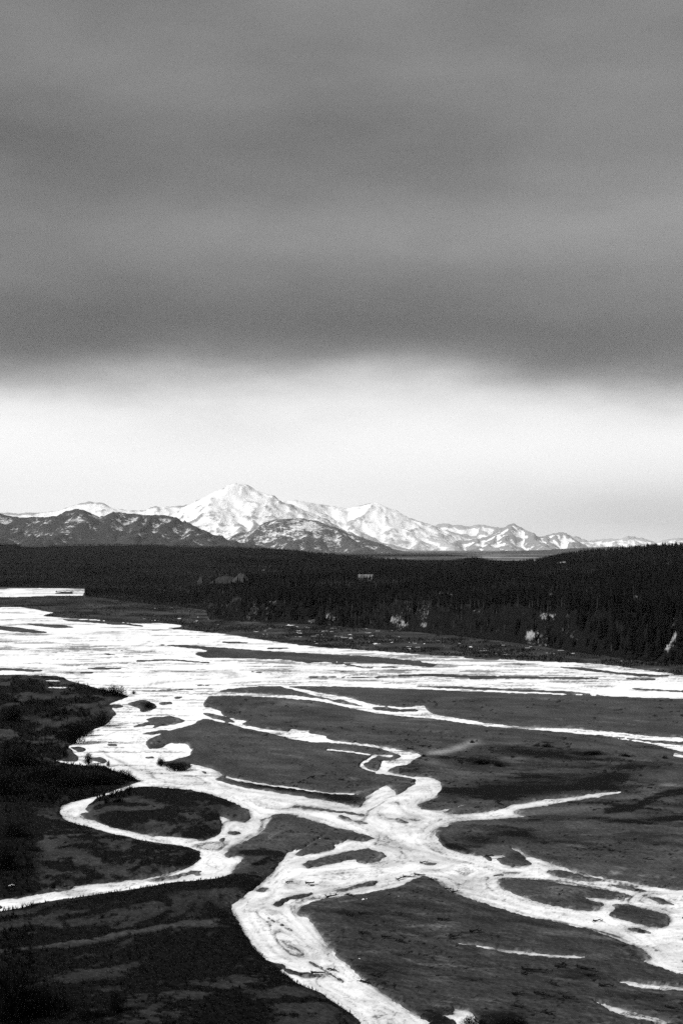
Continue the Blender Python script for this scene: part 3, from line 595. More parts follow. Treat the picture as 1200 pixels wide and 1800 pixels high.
# ------------------------------------------------------------------ mountains: crest from the skyline, spurs running down towards the valley
def mountain(name, label, D, ref, sky_pts, base_y, width, seed, snow_lo, snow_hi, hazed_rock, step_px=26, steep=0.62, nx=300, ny=120, spur=0.8, patch=0.0, rough=1.0, lat=1.0):
    rs = np.random.default_rng(seed); width = width * D / ref
    P = np.array(sky_pts, float)
    xs = (P[:, 0] - CX) / F * D; zs = CAMH + (HY - P[:, 1]) / F * D
    zb = CAMH + (HY - base_y) / F * D
    x0, x1 = xs.min() - width * .6, xs.max() + width * .6
    X, Y = np.meshgrid(np.linspace(x0, x1, nx), np.linspace(D - width, D + width * .45, ny))
    Wx = X + (fbm(X / (width * .12), Y / (width * .12), seed + 1, 4) - .5) * width * .10
    Wy = Y + (fbm(X / (width * .12), Y / (width * .12), seed + 2, 4) - .5) * width * .10
    segs = []
    cy = D + (fbm(xs / (width * .3), xs * 0, seed + 3, 2) - .5) * width * .18
    # positions slide along the line of sight so the skyline stays as traced
    kx = xs / D
    pts = [(kx[i] * cy[i], cy[i], CAMH + (zs[i] - CAMH) * cy[i] / D) for i in range(len(P))]
    for i in range(len(pts) - 1): segs.append((pts[i], pts[i + 1]))
    sx = np.arange(P[0, 0], P[-1, 0], step_px)
    for s in sx:
        s = s + rs.uniform(-.3, .3) * step_px
        z0 = np.interp(s, P[:, 0], zs); xx = (s - CX) / F * D
        a = (xx, D, z0); drift = rs.uniform(-.22, .22); L = width * rs.uniform(.55, .95)
        hgt = max(z0 - zb, 10)
        for j in range(1, 5):
            f = j / 4
            b_ = (xx + drift * L * f + rs.uniform(-.04, .04) * L, D - L * f, zb + hgt * (1 - f) ** 1.25 * spur + hgt * 0.02)
            segs.append((a, b_)); a = b_
    Z = np.full(X.shape, -1e9)
    for (a, b_) in segs:
        ax, ay, az = a; ex, ey, ez = b_[0] - ax, b_[1] - ay, b_[2] - az
        t = np.clip(((Wx - ax) * ex + (Wy - ay) * ey) / (ex * ex + ey * ey + 1e-9), 0, 1)
        d = np.hypot(lat * (Wx - ax - t * ex), Wy - ay - t * ey)
        Z = np.maximum(Z, az + t * ez - steep * d)
    H = max(zs.max() - zb, 20)
    rel = np.clip((Z - zb) / H, -.3, 1)
    rn = ridged(X / (width * .055), Y / (width * .075), seed + 4, 4)
    Z = Z + rough * H * .10 * (rn - .55) * np.clip(rel * 2, 0, 1) * np.clip((1.05 - rel) * 2, 0.25, 1)
    Z = np.maximum(Z, zb - 40)
    # snow in hollows; fuller high snow and paled ribs imitate mist, woods low down
    gy_, gx_ = np.gradient(Z, Y[1, 0] - Y[0, 0], X[0, 1] - X[0, 0])
    lap = blur2(Z, 3, 3, 2) - Z
    sn = snow_lo + (snow_hi - snow_lo) * np.clip(rel, 0, 1) + (0.22 if name == 'hill' else 0.85) * lap / (H * .05) + 0.25 * (fbm(X / (width * .03), Y / (width * .12), seed + 6, 4) - .5)
    sn = sn + patch * (sstep(.46, .68, fbm(X / (width * .045), Y / (width * .06), seed + 8, 5, .65)) - .3) * sstep(.02, .25, rel)
    i = np.arange(nx * ny).reshape(ny, nx)
    qd = np.stack([i[:-1, :-1], i[:-1, 1:], i[1:, 1:], i[1:, :-1]], -1).reshape(-1, 4)
    rk = np.full(X.size, hazed_rock); dt = np.full(X.size, 1.0 / D)  # base colour raised on the distant ranges to stand in for mist
    o = add_obj(name, mesh_from(name, np.stack([X.ravel(), Y.ravel(), Z.ravel()], -1), qd, [MAT['mountain']], True, dict(snow=sn.ravel(), hazed_rock=rk, detail=dt)))
    tag(o, label, name, kind='structure'); return o

mountain('hill', 'dark foothill with scattered snow patches at the left', 15000, 9000, [(-120,902),(-40,897),(0,900),(20,905),(50,909),(100,906),(125,898),(150,893),(170,902),(180,908),(200,899),(230,903),(250,904),(300,905),(330,914),(355,928),(390,943),(430,953),(480,964)], 966, 1900, 201, .19, .42, .045, 30, .30, 520, 140, .75, .18, .8, 2.4)
mountain('hill', 'rounded dark hill with snow in its gullies before the great peak', 24000, 12000, [(415,948),(440,932),(470,919),(500,912),(530,910),(560,915),(600,929),(640,947),(680,960),(730,972),(780,980)], 976, 2100, 203, .27, .57, .05, 30, .36, 420, 140, .8, .15, .9, 1.7)
mountain('mountain', 'tall snow-covered pyramid peak left of centre', 47000, 18000, [(250,940),(290,922),(320,906),(345,889),(365,874),(380,862),(395,853),(405,850),(415,848),(430,852),(450,860),(480,869),(505,884),(530,902),(560,915),(620,940),(700,960),(780,972)], 972, 3400, 205, .42, 1.0, .24, 62, .55, 460, 200, .80, .12, .7)
mountain('mountain', 'long snowy ridge descending right behind the pyramid peak', 60000, 20500, [(480,880),(520,878),(545,884),(575,888),(610,893),(640,884),(655,882),(680,893),(700,901),(740,915),(790,932),(830,944),(870,954),(930,966),(1000,976)], 976, 3300, 207, .36, 1.10, .36, 44, .50, 460, 160, .8, .25, .8)
mountain('mountain', 'rocky domed peak with snowy flanks at the right', 58000, 21500, [(800,950),(830,946),(855,944),(875,931),(888,922),(898,919),(910,924),(925,930),(940,936),(955,941),(970,936),(985,934),(992,938),(996,948),(1012,958),(1040,966),(1080,974)], 976, 3000, 209, .24, .58, .19, 30, .62, 420, 140, .7, .45, 1.1)
mountain('mountain', 'white snow peaks showing left of the domed peak', 64000, 25500, [(740,930),(765,921),(780,919),(795,923),(815,922),(828,925),(845,921),(865,924),(890,930),(930,945)], 968, 3000, 211, .55, 1.0, .3, 20, .55, 260, 90, .75, .1, 1.0)
mountain('mountain', 'distant pale snow range at the far right', 66000, 28000, [(970,955),(1000,938),(1020,946),(1035,950),(1060,945),(1080,948),(1100,941),(1125,944),(1140,953),(1170,948),(1200,944),(1260,940),(1340,948)], 968, 3000, 213, .60, 1.05, .35, 20, .55, 300, 90, .75, .1, 1.1)
mountain('mountain', 'faint white snow range behind the dark foothill at left', 66000, 28500, [(-160,890),(-60,895),(40,902),(90,898),(130,888),(160,881),(175,882),(200,894),(240,897),(270,889),(290,892),(320,885),(350,886),(400,900)], 960, 3000, 215, .80, 1.05, .25, 26, .5, 320, 90, .75, .0, .8)

mountain('hill', 'low grey wooded slope under the domed peak', 20000, 20000, [(600,985),(680,977),(760,970),(830,971),(900,968),(980,965),(1060,961),(1150,962),(1260,966)], 990, 2600, 217, -.25, .10, .055, 40, .2, 300, 80, .8, .25, .6, 2.0)

# ------------------------------------------------------------------ trees
def tri_tube(p0, p1, r0, r1, n=4):
    p0 = np.array(p0, float); p1 = np.array(p1, float); d = p1 - p0; d /= np.linalg.norm(d) + 1e-9
    a = np.cross(d, (0, 0, 1.0)) if abs(d[2]) < .9 else np.cross(d, (1.0, 0, 0)); a /= np.linalg.norm(a); b_ = np.cross(d, a)
    v = []; f = []
    for k in range(n):
        w = a * math.cos(2 * math.pi * k / n) + b_ * math.sin(2 * math.pi * k / n)
        v.append(p0 + w * r0); v.append(p1 + w * r1)
    for k in range(n):
        m_ = (k + 1) % n; f.append((2 * k, 2 * m_, 2 * m_ + 1)); f.append((2 * k, 2 * m_ + 1, 2 * k + 1))
    return v, f
class MB:
    def __init__(s): s.v = []; s.f = []
    def add(s, v, f):
        o = len(s.v); s.v += [tuple(p) for p in v]; s.f += [tuple(i + o for i in t) for t in f]
    def tube(s, *a): s.add(*tri_tube(*a))
    def tri(s, a, b, c): s.add((a, b, c), [(0, 1, 2)])
    def box(s, x0, x1, y0, y1, z0, z1):
        s.add([(x0,y0,z0),(x1,y0,z0),(x1,y1,z0),(x0,y1,z0),(x0,y0,z1),(x1,y0,z1),(x1,y1,z1),(x0,y1,z1)], [(0,3,2,1),(4,5,6,7),(0,1,5,4),(1,2,6,5),(2,3,7,6),(3,0,4,7)])
    def mesh(s, name, mat, smooth=False): return mesh_from(name, np.array(s.v), s.f, [mat], smooth)

def spruce_meshes(seed, H=1.0, R=.15):
    r_ = random.Random(seed); t = MB(); t.tube((0,0,-.04), (0,0,.95*H), .016, .003, 5)
    c_ = MB(); levels = 17
    for k in range(levels):
        z = .10 + .86 * (k / (levels - 1)) ** .92; rad = R * (1 - z) ** .8 * r_.uniform(.7, 1.2) + .012
        nb = 6 if k < 12 else 4; a0 = r_.uniform(0, 6.3)
        for j in range(nb):
            if r_.random() < .10: continue
            a = a0 + 6.283 * j / nb + r_.uniform(-.3, .3); rr = rad * r_.uniform(.65, 1.15); w = rr * r_.uniform(.35, .6)
            dx_, dy_ = math.cos(a), math.sin(a); zt = z - rr * r_.uniform(.25, .6)
            base = (0, 0, z + .035); tip = (dx_*rr, dy_*rr, zt)
            m1 = (dx_*rr*.6 - dy_*w, dy_*rr*.6 + dx_*w, z - rr*.35); m2 = (dx_*rr*.6 + dy_*w, dy_*rr*.6 - dx_*w, z - rr*.35)
            c_.tri(base, m1, tip); c_.tri(base, tip, m2)
    return t.mesh('trunk', MAT['bark']), c_.mesh('crown', MAT['needles'])
def bare_meshes(seed):
    r_ = random.Random(seed); t = MB(); t.tube((0,0,-.04), (r_.uniform(-.02,.02),0,.5), .015, .010, 5)
    c_ = MB(); limbs = []
    t.tube((0,0,.5), (r_.uniform(-.03,.03), r_.uniform(-.03,.03), .9), .010, .003, 4)
    for k in range(11):
        a = r_.uniform(0, 6.28); z = r_.uniform(.28, .72); L = r_.uniform(.16, .32); el = r_.uniform(.6, 1.2)
        e = (math.cos(a)*math.cos(el)*L, math.sin(a)*math.cos(el)*L, z + math.sin(el)*L)
        c_.tube((0,0,z), e, .007, .003, 3); limbs.append(((0,0,z), e))
    limbs.append(((0,0,.5), (0,0,.95)))
    for k in range(150):
        p, e = r_.choice(limbs); f_ = r_.uniform(.25, 1)
        b0 = [p[i] + (e[i]-p[i])*f_ for i in range(3)]; a = r_.uniform(0, 6.28); el = r_.uniform(.2, 1.3); L = r_.uniform(.06, .16)
        d = (math.cos(a)*math.cos(el), math.sin(a)*math.cos(el), math.sin(el)); w = r_.uniform(.004, .009)
        c_.tri((b0[0]-w*math.sin(a), b0[1]+w*math.cos(a), b0[2]), (b0[0]+w*math.sin(a), b0[1]-w*math.cos(a), b0[2]), tuple(b0[i]+d[i]*L for i in range(3)))
    return t.mesh('trunk', MAT['birch']), c_.mesh('crown', MAT['twigs'])
SPR = [spruce_meshes(300 + i, 1.0, .17 + .035 * i) for i in range(4)]
BAREM = [bare_meshes(320 + i) for i in range(4)]

# candidate positions: dense near the front, thinner behind
def blocked(px, py_top, py_bot):
    b_ = np.zeros(px.shape, bool)
    for x, y, rx, ry in SNOWP + [(392,1019,52,8),(640,1014,20,5)]:
        b_ |= (np.abs(px - x) < rx * .7) & (py_bot > y - ry * .25) & (py_top < y + ry * .25)
    return b_
cand = []
def scatter(n, t0, t1, lo=-150, hi=1350):
    x = rng.uniform(lo, hi, n); d0 = CAMH * F / (itp(FOOT, x) - HY); ds = itp(CREST, x) + 150
    t = rng.uniform(t0, t1, n); D = d0 + 4 + (ds - d0) * t
    return x, D
XS, DSx = [], []
for n, t0, t1 in [(12000, 0, .06), (9000, .03, .2), (19000, .15, .5), (20000, .4, .86), (12000, .84, 1.02)]:
    a, b_ = scatter(n, t0, t1); XS.append(a); DSx.append(b_)
TX = np.concatenate(XS); TD = np.concatenate(DSx)
Tz = upland(TX, TD); Txw = (TX - CX) / F * TD
d0T = CAMH * F / (itp(FOOT, TX) - HY)
mixn = fbm(Txw / 160, TD / 260, 151, 3) + 0.26 * sstep(340, 560, TX) - .20 + 0.05 * (TX > 366)
is_spr = mixn > .50 + rng.uniform(-.13, .13, len(TX))
hgt = np.where(is_spr, rng.uniform(4.5, 10.5, len(TX)) * (1 + .35 * (rng.random(len(TX)) < .12)), rng.uniform(5, 9.5, len(TX)))
hgt *= np.where(TX < 366, np.clip(.72 + .3 * (TD - d0T) / 600, .72, 1), 1)
hgt *= np.where(TD > itp(CREST, TX) - 300, .85, 1)
gap = fbm(Txw / 70, TD / 110, 157, 3) > np.where((TX > 560) & (TD - d0T < 220), .54, .60)
pxT, pyb = project(Txw, TD, Tz); _, pyt = project(Txw, TD, Tz + hgt)
keep = ~(blocked(pxT, pyt, pyb) & (rng.random(len(TX)) < np.where(pyb > 1062, .74, .88))) & ~(gap & (rng.random(len(TX)) < .7))
TX, TD, Tz, Txw, is_spr, hgt, pyb, d0T = [a[keep] for a in (TX, TD, Tz, Txw, is_spr, hgt, pyb, d0T)]

# individual trees: the nearest rows along the bluff, the left wood edge and the far bank of the pond
front = (TD - d0T < 60) & (TX > -10) & (TX < 1210)
order = np.argsort(-(hgt / TD) + rng.uniform(0, .002, len(TD)))
order = [i for i in order if front[i]]
chosen = {True: [], False: []}
for i in order:
    k = bool(is_spr[i])
    if len(chosen[k]) < 150: chosen[k].append(i)
def tree(i, k):
    var = int(rng.integers(0, 4)); tm, cm = (SPR if k else BAREM)[var]
    root = add_obj('spruce_tree' if k else 'birch_tree', None, None, (Txw[i], TD[i], Tz[i] - .1), rng.uniform(0, 6.28), (hgt[i] * rng.uniform(.9, 1.15),) * 2 + (hgt[i],))
    add_obj('trunk', tm, root); add_obj('crown', cm, root)
    x = TX[i]
    tall = ('tall' if hgt[i] > (9.3 if k else 8.2) else 'low')
    zones = [(150, 'beside the far frozen pond'), (260, 'at the low wood edge right of the pond'), (366, 'at the low wood edge before the dark bluff'), (440, 'at the blunt left end of the dark bluff'), (560, 'on the dark bluff below the rounded hill'), (670, 'on the bluff below the long grey-roofed building'), (780, 'on the craggy snow-streaked bluff'), (870, 'on the bluff left of the domed peak'), (940, 'on the bluff under the domed peak'), (1010, 'by the brightest snow patches on the right bluff'), (1075, 'on the right bluff beyond the bright snow patches'), (1140, 'on the right bluff short of the frame edge'), (9999, 'on the bluff at the right frame edge')]
    where = [w for lim, w in zones if x < lim][0]
    if k: tag(root, tall + ' dark pointed spruce ' + where, 'tree', 'spruces ' + where)
    else: tag(root, tall + ' leafless grey-twigged tree ' + where, 'tree', 'leafless trees ' + where)
    return root
for k in (True, False):
    for i in chosen[k]: tree(i, k)
rest = np.ones(len(TX), bool); rest[chosen[True] + chosen[False]] = False

def forest(name, label, sel, parts):
    pts = np.stack([Txw[sel], TD[sel], Tz[sel] - .1], -1); n = len(pts)
    me = bpy.data.meshes.new(name); me.vertices.add(n); me.vertices.foreach_set('co', pts.astype(np.float32).ravel())
    for an, av in (('size', hgt[sel]), ('turn', rng.uniform(0, 6.28, n)), ('tint', rng.uniform(-.45, .6, n)), ('variant', rng.integers(0, len(parts), n).astype(float))):
        a = me.attributes.new(an, 'FLOAT', 'POINT'); a.data.foreach_set('value', np.asarray(av, np.float32))
    o = add_obj(name, me); tag(o, label, 'forest', kind='stuff')
    ng = bpy.data.node_groups.new(name, 'GeometryNodeTree')
    ng.interface.new_socket('Geometry', in_out='INPUT', socket_type='NodeSocketGeometry'); ng.interface.new_socket('Geometry', in_out='OUTPUT', socket_type='NodeSocketGeometry')
    gi = ng.nodes.new('NodeGroupInput'); go = ng.nodes.new('NodeGroupOutput'); join = ng.nodes.new('GeometryNodeJoinGeometry')
    def named(nm):
        q_ = ng.nodes.new('GeometryNodeInputNamedAttribute'); q_.data_type = 'FLOAT'; q_.inputs['Name'].default_value = nm; return q_.outputs['Attribute']
    mp = ng.nodes.new('GeometryNodeMeshToPoints'); ng.links.new(gi.outputs[0], mp.inputs[0])
    for vi, objs in enumerate(parts):
        cmp_ = ng.nodes.new('FunctionNodeCompare'); cmp_.data_type = 'FLOAT'; cmp_.operation = 'EQUAL'
        ng.links.new(named('variant'), cmp_.inputs[0]); cmp_.inputs[1].default_value = vi; cmp_.inputs['Epsilon'].default_value = .25
        src = ng.nodes.new('GeometryNodeJoinGeometry')
        for ob in objs:
            oi = ng.nodes.new('GeometryNodeObjectInfo'); oi.inputs[0].default_value = ob; oi.transform_space = 'ORIGINAL'
            ng.links.new(oi.outputs['Geometry'], src.inputs[0])
        ip = ng.nodes.new('GeometryNodeInstanceOnPoints'); ng.links.new(mp.outputs[0], ip.inputs['Points']); ng.links.new(cmp_.outputs[0], ip.inputs['Selection']); ng.links.new(src.outputs[0], ip.inputs['Instance'])
        cv = ng.nodes.new('ShaderNodeCombineXYZ'); ng.links.new(named('turn'), cv.inputs[2]); e2 = ng.nodes.new('FunctionNodeEulerToRotation'); ng.links.new(cv.outputs[0], e2.inputs[0]); ng.links.new(e2.outputs[0], ip.inputs['Rotation'])
        ng.links.new(named('size'), ip.inputs['Scale']); ng.links.new(ip.outputs[0], join.inputs[0])
    ng.links.new(join.outputs[0], go.inputs[0])
    md = o.modifiers.new('scatter', 'NODES'); md.node_group = ng
    return o
def sources(meshes):
    """objects already standing in the scene whose meshes the far wood repeats"""
    out = []
    for tm, cm in meshes:
        got = []
        for me in (tm, cm):
            for ob in bpy.data.objects:
                if ob.data is me: got.append(ob); break
        if len(got) == 2: out.append(got)
    return out
forest('spruce_forest', 'far dark spruce wood covering the upland across the river', rest & is_spr, sources(SPR))
forest('leafless_woodland', 'far leafless grey woodland covering the upland across the river', rest & ~is_spr, sources(BAREM))

# ------------------------------------------------------------------ willow bushes on the river flats
def bush_meshes(seed):
    r_ = random.Random(seed); s_ = MB(); t_ = MB()
    lob = [(r_.uniform(-.28, .28), r_.uniform(-.28, .28), r_.uniform(.6, 1.0), r_.uniform(.2, .34)) for _ in range(6)]
    for k in range(40):
        lx, ly, lh, lr = r_.choice(lob); a = r_.uniform(0, 6.28); q_ = r_.uniform(0, 1) ** .6
        e = (lx + math.cos(a) * lr * q_ * .8, ly + math.sin(a) * lr * q_ * .8, lh * (1 - .35 * q_ * q_) * .85); x0, y0 = lx * .5, ly * .5
        m_ = ((x0 + e[0]) / 2, (y0 + e[1]) / 2, e[2] * .45)
        s_.tube((x0, y0, -.08), m_, .009, .006, 3); s_.tube(m_, e, .006, .002, 3)
    for k in range(1700):
        lx, ly, lh, lr = r_.choice(lob); a = r_.uniform(0, 6.28); q_ = r_.uniform(0, 1) ** .55; top = lh * math.sqrt(max(0, 1 - .85 * q_ * q_))
        z = top * r_.uniform(0.0, 1) ** .8; b0 = (lx + math.cos(a) * lr * q_, ly + math.sin(a) * lr * q_, z)
        aa = a + r_.uniform(-1.2, 1.2); el = r_.uniform(.5, 1.45); L = r_.uniform(.06, .17); w = r_.uniform(.005, .012)
        d = (math.cos(aa)*math.cos(el), math.sin(aa)*math.cos(el), math.sin(el))
        t_.tri((b0[0]-w*math.sin(aa), b0[1]+w*math.cos(aa), b0[2]), (b0[0]+w*math.sin(aa), b0[1]-w*math.cos(aa), b0[2]), tuple(b0[i]+d[i]*L for i in range(3)))
    return s_.mesh('stems', MAT['willow']), t_.mesh('twigs', MAT['willow'])
BUSH = [bush_meshes(340 + i) for i in range(4)]
BUSHES = [(312,1355,44,19,'large round willow bush on the islet beside the rounded ice bay'),(284,1347,22,17,'sparse willow bush on the ice edge left of the large islet bush'),
 (172,1277,46,30,'dense round willow bush on the left bank point above the river bend'),(126,1308,56,42,'large dark willow bush on the left bank where the river bends'),(148,1295,36,26,'middle willow bush between the two big left-bank bushes'),
 (112,1262,22,24,'upright dark willow on the left flats above the bend'),(96,1263,20,18,'short willow just left of the upright dark willow'),(84,1243,22,14,'low willow on the upper left flats'),(52,1242,22,14,'small willow near the top of the left flats'),(26,1240,24,14,'low bush near the left frame edge on the upper flats'),(22,1272,46,34,'big dark bush at the left frame edge above the side inlet'),
 (206,1224,44,20,'spreading willow at the tip of the left bank spit'),(184,1220,26,14,'low willow halfway along the left bank spit'),(235,1221,10,8,'tiny shrub at the very end of the left bank spit'),(140,1252,18,12,'small shrub on the pale flats behind the bank point'),(150,1262,14,8,'tiny shrub beside the pale flats behind the bank point'),
 (158,1344,24,24,'thin upright willow beside the small inlet mouth'),(190,1348,10,12,'small thin shrub right of the inlet mouth'),(34,1352,70,46,'huge dark thicket bush at left below the inlet'),(78,1385,80,44,'broad dark thicket bush in the middle of the left bank'),(126,1392,80,42,'dark thicket bush nearest the loop channel on its left'),(172,1384,66,34,'dark thicket bush above the loop channel'),(214,1374,44,22,'low thicket bush where the loop channel leaves the river'),(14,1404,60,50,'tall dark thicket at the left frame edge beside the loop'),
 (22,1482,50,42,'dark bush at the left frame edge below the loop'),(10,1540,50,60,'tall dark bush at the left frame edge above the lower arm'),(60,1505,30,18,'low bush left of the lower arm'),
 (262,1246,18,10,'low dark brush on the mid-river islet'),(828,1308,10,8,'tiny dark shrub at the end of the pale curved streak'),(745,1332,12,6,'tiny shrub at the bend of the second side channel'),(850,1345,40,12,'low brush patch right of the second side channel'),(880,1350,30,10,'small low brush right of the brush patch'),(1040,1328,40,10,'long low brush on the right-hand plain'),(1100,1332,30,8,'small dark brush at the right end of the plain'),(962,1316,22,8,'small dark brush in the middle of the right plain'),(1168,1336,12,8,'tiny shrub close to the right frame edge'),
 (28,1808,120,120,'large leafless thicket filling the bottom left corner'),(78,1803,80,90,'twiggy thicket beside the bottom left corner'),(208,1796,34,62,'slender forked sapling at the bottom left'),(140,1806,60,44,'low twiggy shrub at the bottom between thicket and sapling'),(185,1806,50,30,'low brush in front of the forked sapling'),(2,1770,60,70,'dark thicket cut by the left frame edge near the bottom'),
 (884,1808,70,22,'dark brush at the bottom edge right of the ice patch'),(445,1806,40,18,'low brush at the bottom edge left of the channel'),(830,1808,40,22,'small dark brush at the bottom edge below the ice patch')]
for i, (x, y, w, h, lab) in enumerate(BUSHES):
    X, D = floor_at(x, y); s = D / F
    root = add_obj('willow_bush', None, None, (X, D, 0.15), rng.uniform(0, 6.28), (w * s * .95, w * s * .95, h * s * 1.1))
    sm, tm = BUSH[i % 4]; add_obj('stems', sm, root); add_obj('twigs', tm, root)
    tag(root, lab, 'bush', 'willow bushes on the river flats')
# low heath too small to count, spread over the dark parts of the banks
far_hm = inF & (mask > .5) & (fbm(PX / 60, PY / 6, 161, 3) > .46) & (GX > 0) & (GX < 1200)
fh = np.argwhere(far_hm); fh = fh[rng.permutation(len(fh))[:7000]]
hm = (land > .6) & (dark > .55) & (mask > .5) & (GX > 0) & (GX < 1200) & (GY < 1826)
hi_ = np.argwhere(hm); hi_ = hi_[rng.permutation(len(hi_))[:13000]]
hv = []; hf = []
for (a, b_) in np.concatenate([hi_, fh]):
    X, D, z = XW[a, b_] + rng.uniform(-.3, .3), YD[a, b_] + rng.uniform(-.5, .5), ZG[a, b_]; s = rng.uniform(.15, .6) * (3.2 if YD[a, b_] > 650 else 3.0 if (GX[a, b_] < 235 and GY[a, b_] < 1420) else 1.6 if GX[a, b_] < 60 else 1)
    for j in range(4):
        an = rng.uniform(0, 6.28); o_ = len(hv); w = .12 * s
        hv += [(X - w * math.sin(an), D + w * math.cos(an), z - .05), (X + w * math.sin(an), D - w * math.cos(an), z - .05), (X + math.cos(an) * s * .55, D + math.sin(an) * s * .55, z + s * rng.uniform(.5, 1))]; hf.append((o_, o_ + 1, o_ + 2))
heath = add_obj('heath', mesh_from('heath', np.array(hv), np.array(hf), [MAT['willow']])); tag(heath, 'low dark scrub covering the left banks and islands', 'scrub', kind='stuff')

# ------------------------------------------------------------------ driftwood on the bars
def log_mesh(seed):
    r_ = random.Random(seed); m = MB(); p = (0, 0, .12); n = 5; pts = [p]
    for k in range(n): p = (p[0] + 1.0 / n, p[1] + r_.uniform(-.05, .05), .12 + r_.uniform(-.03, .05)); pts.append(p)
    for k in range(n): m.tube(pts[k], pts[k + 1], .055 - .007 * k, .055 - .007 * (k + 1), 6)
    b_ = MB()
    for k in range(5):
        a = r_.uniform(0, 6.28); b_.tube(pts[0], (pts[0][0] - r_.uniform(.03, .1), math.cos(a) * .16, .14 + math.sin(a) * .13), .03, .008, 4)
    l_ = MB()
    for k in range(4):
        q_ = pts[r_.randint(2, 4)]; a = r_.choice((-1, 1)); l_.tube(q_, (q_[0] + r_.uniform(.08, .25), q_[1] + a * r_.uniform(.08, .22), .12 + r_.uniform(.02, .22)), .022, .006, 4)
    return m.mesh('stem', MAT['drift'], True), b_.mesh('root_plate', MAT['drift']), l_.mesh('branches', MAT['drift'])
LOGS = [log_mesh(360 + i) for i in range(4)]
DRIFT = [(585,1579,28,-20,'driftwood log leaning at the bend of the south channel'),(612,1580,14,55,'short crossed driftwood at the bend of the south channel'),(640,1613,34,5,'long driftwood log on the bar right of the south channel'),(618,1618,22,12,'driftwood trunk beside the long log on the south bar'),(720,1543,30,4,'driftwood jam log at the tip of the central bar'),(705,1547,22,-12,'slanting driftwood log below the tip of the central bar'),(738,1541,18,14,'short driftwood at the junction tip'),(790,1566,20,10,'driftwood at the ice edge of the right-hand arm'),(800,1571,16,-14,'second driftwood piece at the ice edge of the right-hand arm'),(760,1552,12,30,'small driftwood on the ice below the junction'),
 (935,1715,30,12,'driftwood heap log left of the two bottom heaps'),(925,1718,20,-24,'crossed log of the left bottom driftwood heap'),(985,1708,22,8,'driftwood log of the middle bottom heap'),(992,1704,16,-30,'crossed branch of the middle bottom heap'),(1030,1712,36,24,'long slanted driftwood log in the lower right'),(1040,1722,22,4,'driftwood trunk under the long slanted log'),(970,1738,10,60,'small upright snag in the lower right bar'),(1065,1742,24,14,'driftwood below the right-hand pale streak'),(910,1754,26,-12,'driftwood log near the bottom centre right'),(950,1755,40,8,'long dark driftwood line near the bottom right'),(910,1778,22,30,'slanted driftwood near the bottom edge'),(960,1792,12,55,'short snag at the bottom edge'),(1000,1762,24,10,'driftwood beside the small snow streak at bottom'),
 (800,1655,22,-14,'thin log at the left end of the isolated ice streak'),(780,1624,24,4,'driftwood on the plain bar above the ice streak'),(835,1645,20,6,'small driftwood above the ice streak'),(560,1714,26,6,'driftwood on the ice at the south channel left edge'),(585,1708,18,14,'small driftwood stuck in the south channel ice'),(640,1730,20,30,'driftwood at the right edge of the south channel'),(655,1722,18,60,'dark snag beside the south channel right edge'),(680,1655,26,4,'driftwood scatter log in the middle of the south bar'),(705,1662,18,14,'second driftwood in the middle of the south bar'),(640,1647,16,-10,'short log in the south bar scatter'),(745,1518,14,2,'small dark driftwood on the junction ice'),(545,1556,12,2,'short dark driftwood on the south channel ice'),(510,1553,14,-2,'small log on the ice near the strip of land'),
 (120,1563,14,-12,'small dark log on the lower left arm'),(1050,1622,22,10,'driftwood along the lower edge of the right arm'),(1180,1780,26,20,'driftwood near the bottom right corner'),(200,1309,16,0,'dark log lying on the ice of the wide arm'),(115,1043,26,0,'dark log lying on the far frozen pond'),(860,1511,14,10,'driftwood on the ice below the right bar'),(200,1582,14,-8,'thin pale log on the lower left bank')]
for i, (x, y, w, ang, lab) in enumerate(DRIFT):
    X, D = floor_at(x, y); L = max(1.5, w * D / F * rng.uniform(.5, 1.15)); th = max(.8, 2.6 / L * 1.6)
    yaw = math.atan2(-math.sin(math.radians(ang)) * min(D * F / (CAMH * F) * .55, 6), math.cos(math.radians(ang)))
    z = 0.1 + float(ZG[np.argmin(np.abs(gy - y)), np.argmin(np.abs(gx - x))]) if True else 0
    root = add_obj('driftwood_log', None, None, (X - math.cos(yaw) * L / 2, D - math.sin(yaw) * L / 2, max(z - .1, 0.0)), yaw, (L, L * th, L * th * rng.uniform(.45, .8)))
    sm, rm, bm = LOGS[i % 4]; add_obj('stem', sm, root); add_obj('root_plate', rm, root); add_obj('branches', bm, root)
    tag(root, lab, 'driftwood', 'driftwood stranded on the gravel bars')

# ------------------------------------------------------------------ gravel pit heaps and the long building on the upland
def pile(px, py, wpx, hpx, seed, lab):
    X, D, z = hit_upland(px, py); s = D / F; W = wpx * s; Hh = hpx * s
    n, m = 40, 14; u, v = np.meshgrid(np.linspace(-1, 1, n), np.linspace(-1, 1, m))
    prof = (1 - np.abs(u) ** 2.2) * (.65 + .6 * fbm(u * 2.2, u * 0 + seed, seed, 3))
    zz = Hh * np.clip(prof * (1 - np.abs(v) ** 1.3) * 1.15, 0, 2) + (fbm(u * 9, v * 5, seed + 1, 3) - .5) * Hh * .16 - .3
    i_ = np.arange(n * m).reshape(m, n); qd = np.stack([i_[:-1, :-1], i_[:-1, 1:], i_[1:, 1:], i_[1:, :-1]], -1).reshape(-1, 4)
    o = add_obj('gravel_heap', mesh_from('gravel_heap', np.stack([(u * W / 2).ravel(), (v * Hh * 1.6).ravel(), zz.ravel()], -1), qd, [MAT['pile']], True), None, (X, D, z))
    tag(o, lab, 'heap', 'gravel heaps in the left wood')
pile(400, 1025, 62, 11, 401, 'long low pale gravel heap in the left wood')
pile(424, 1023, 34, 14, 403, 'peaked gravel heap at the right end of the long heap')
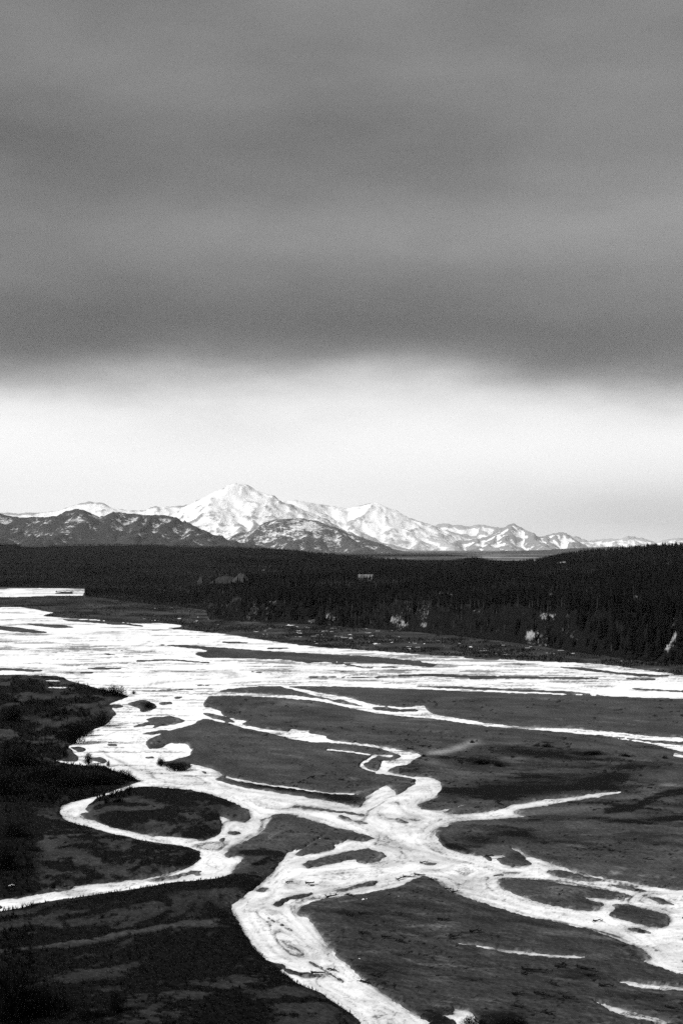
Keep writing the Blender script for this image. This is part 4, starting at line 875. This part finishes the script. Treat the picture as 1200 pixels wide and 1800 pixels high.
pile(353, 1027, 15, 11, 405, 'small separate pale gravel heap left of the long heap')

X, D, z = hit_upland(641, 1018); s = D / F
hw, hd, hh = 28 * s, 9.0, 2.6
root = add_obj('long_building', None, None, (X, D, z - .3)); tag(root, 'long low building with grey roof among dark trees on the upland', 'building')
m = MB(); m.box(-hw/2, hw/2, -hd/2, hd/2, -1.0, hh); add_obj('wall', m.mesh('wall', MAT['wall']), root)
m = MB(); ov = .5; rh = 3.2
m.add([(-hw/2-ov,-hd/2-ov,hh-.2),(hw/2+ov,-hd/2-ov,hh-.2),(hw/2+ov,0,hh+rh),(-hw/2-ov,0,hh+rh),(-hw/2-ov,hd/2+ov,hh-.2),(hw/2+ov,hd/2+ov,hh-.2),(-hw/2-ov,-hd/2-ov,hh-.35),(hw/2+ov,-hd/2-ov,hh-.35),(-hw/2-ov,hd/2+ov,hh-.35),(hw/2+ov,hd/2+ov,hh-.35)], [(0,1,2,3),(3,2,5,4),(6,7,1,0),(4,5,9,8),(0,3,4),(1,5,2),(6,8,9,7)])
rf = add_obj('roof', m.mesh('roof', MAT['roof']), root)
m = MB(); m.box(-hw/2-ov, hw/2+ov, -.25, .25, hh+rh-.1, hh+rh+.22); add_obj('ridge_cap', m.mesh('ridge_cap', MAT['trim']), rf)
wm = MB(); wm.box(-.7, .7, -.06, .06, .7, 1.8); wme = wm.mesh('window', MAT['glass'])
for k in range(4): add_obj('window', wme, root, (-hw * .36 + k * hw * .2, -hd/2 - .04, 0))
m = MB(); m.box(-.5, .5, -.07, .07, -.6, 2.0); add_obj('door', m.mesh('door', MAT['trim']), root, (hw * .4, -hd/2 - .05, 0))

# ------------------------------------------------------------------ air
hz = bpy.data.materials.new('valley_air'); hz.use_nodes = True; nt = hz.node_tree; nt.nodes.clear()
pv = nt.nodes.new('ShaderNodeVolumePrincipled'); pv.inputs['Color'].default_value = (.97, .97, .97, 1); pv.inputs['Density'].default_value = 0.72e-5; pv.inputs['Anisotropy'].default_value = 0.0; pv.inputs['Density Attribute'].default_value = ''
mo = nt.nodes.new('ShaderNodeOutputMaterial'); nt.links.new(pv.outputs[0], mo.inputs['Volume'])
m = MB(); m.box(-71000, 71000, -800, 70000, -8, 3100)
hzo = add_obj('haze', m.mesh('haze', hz)); tag(hzo, 'thin pale haze filling the valley', 'haze', kind='stuff')
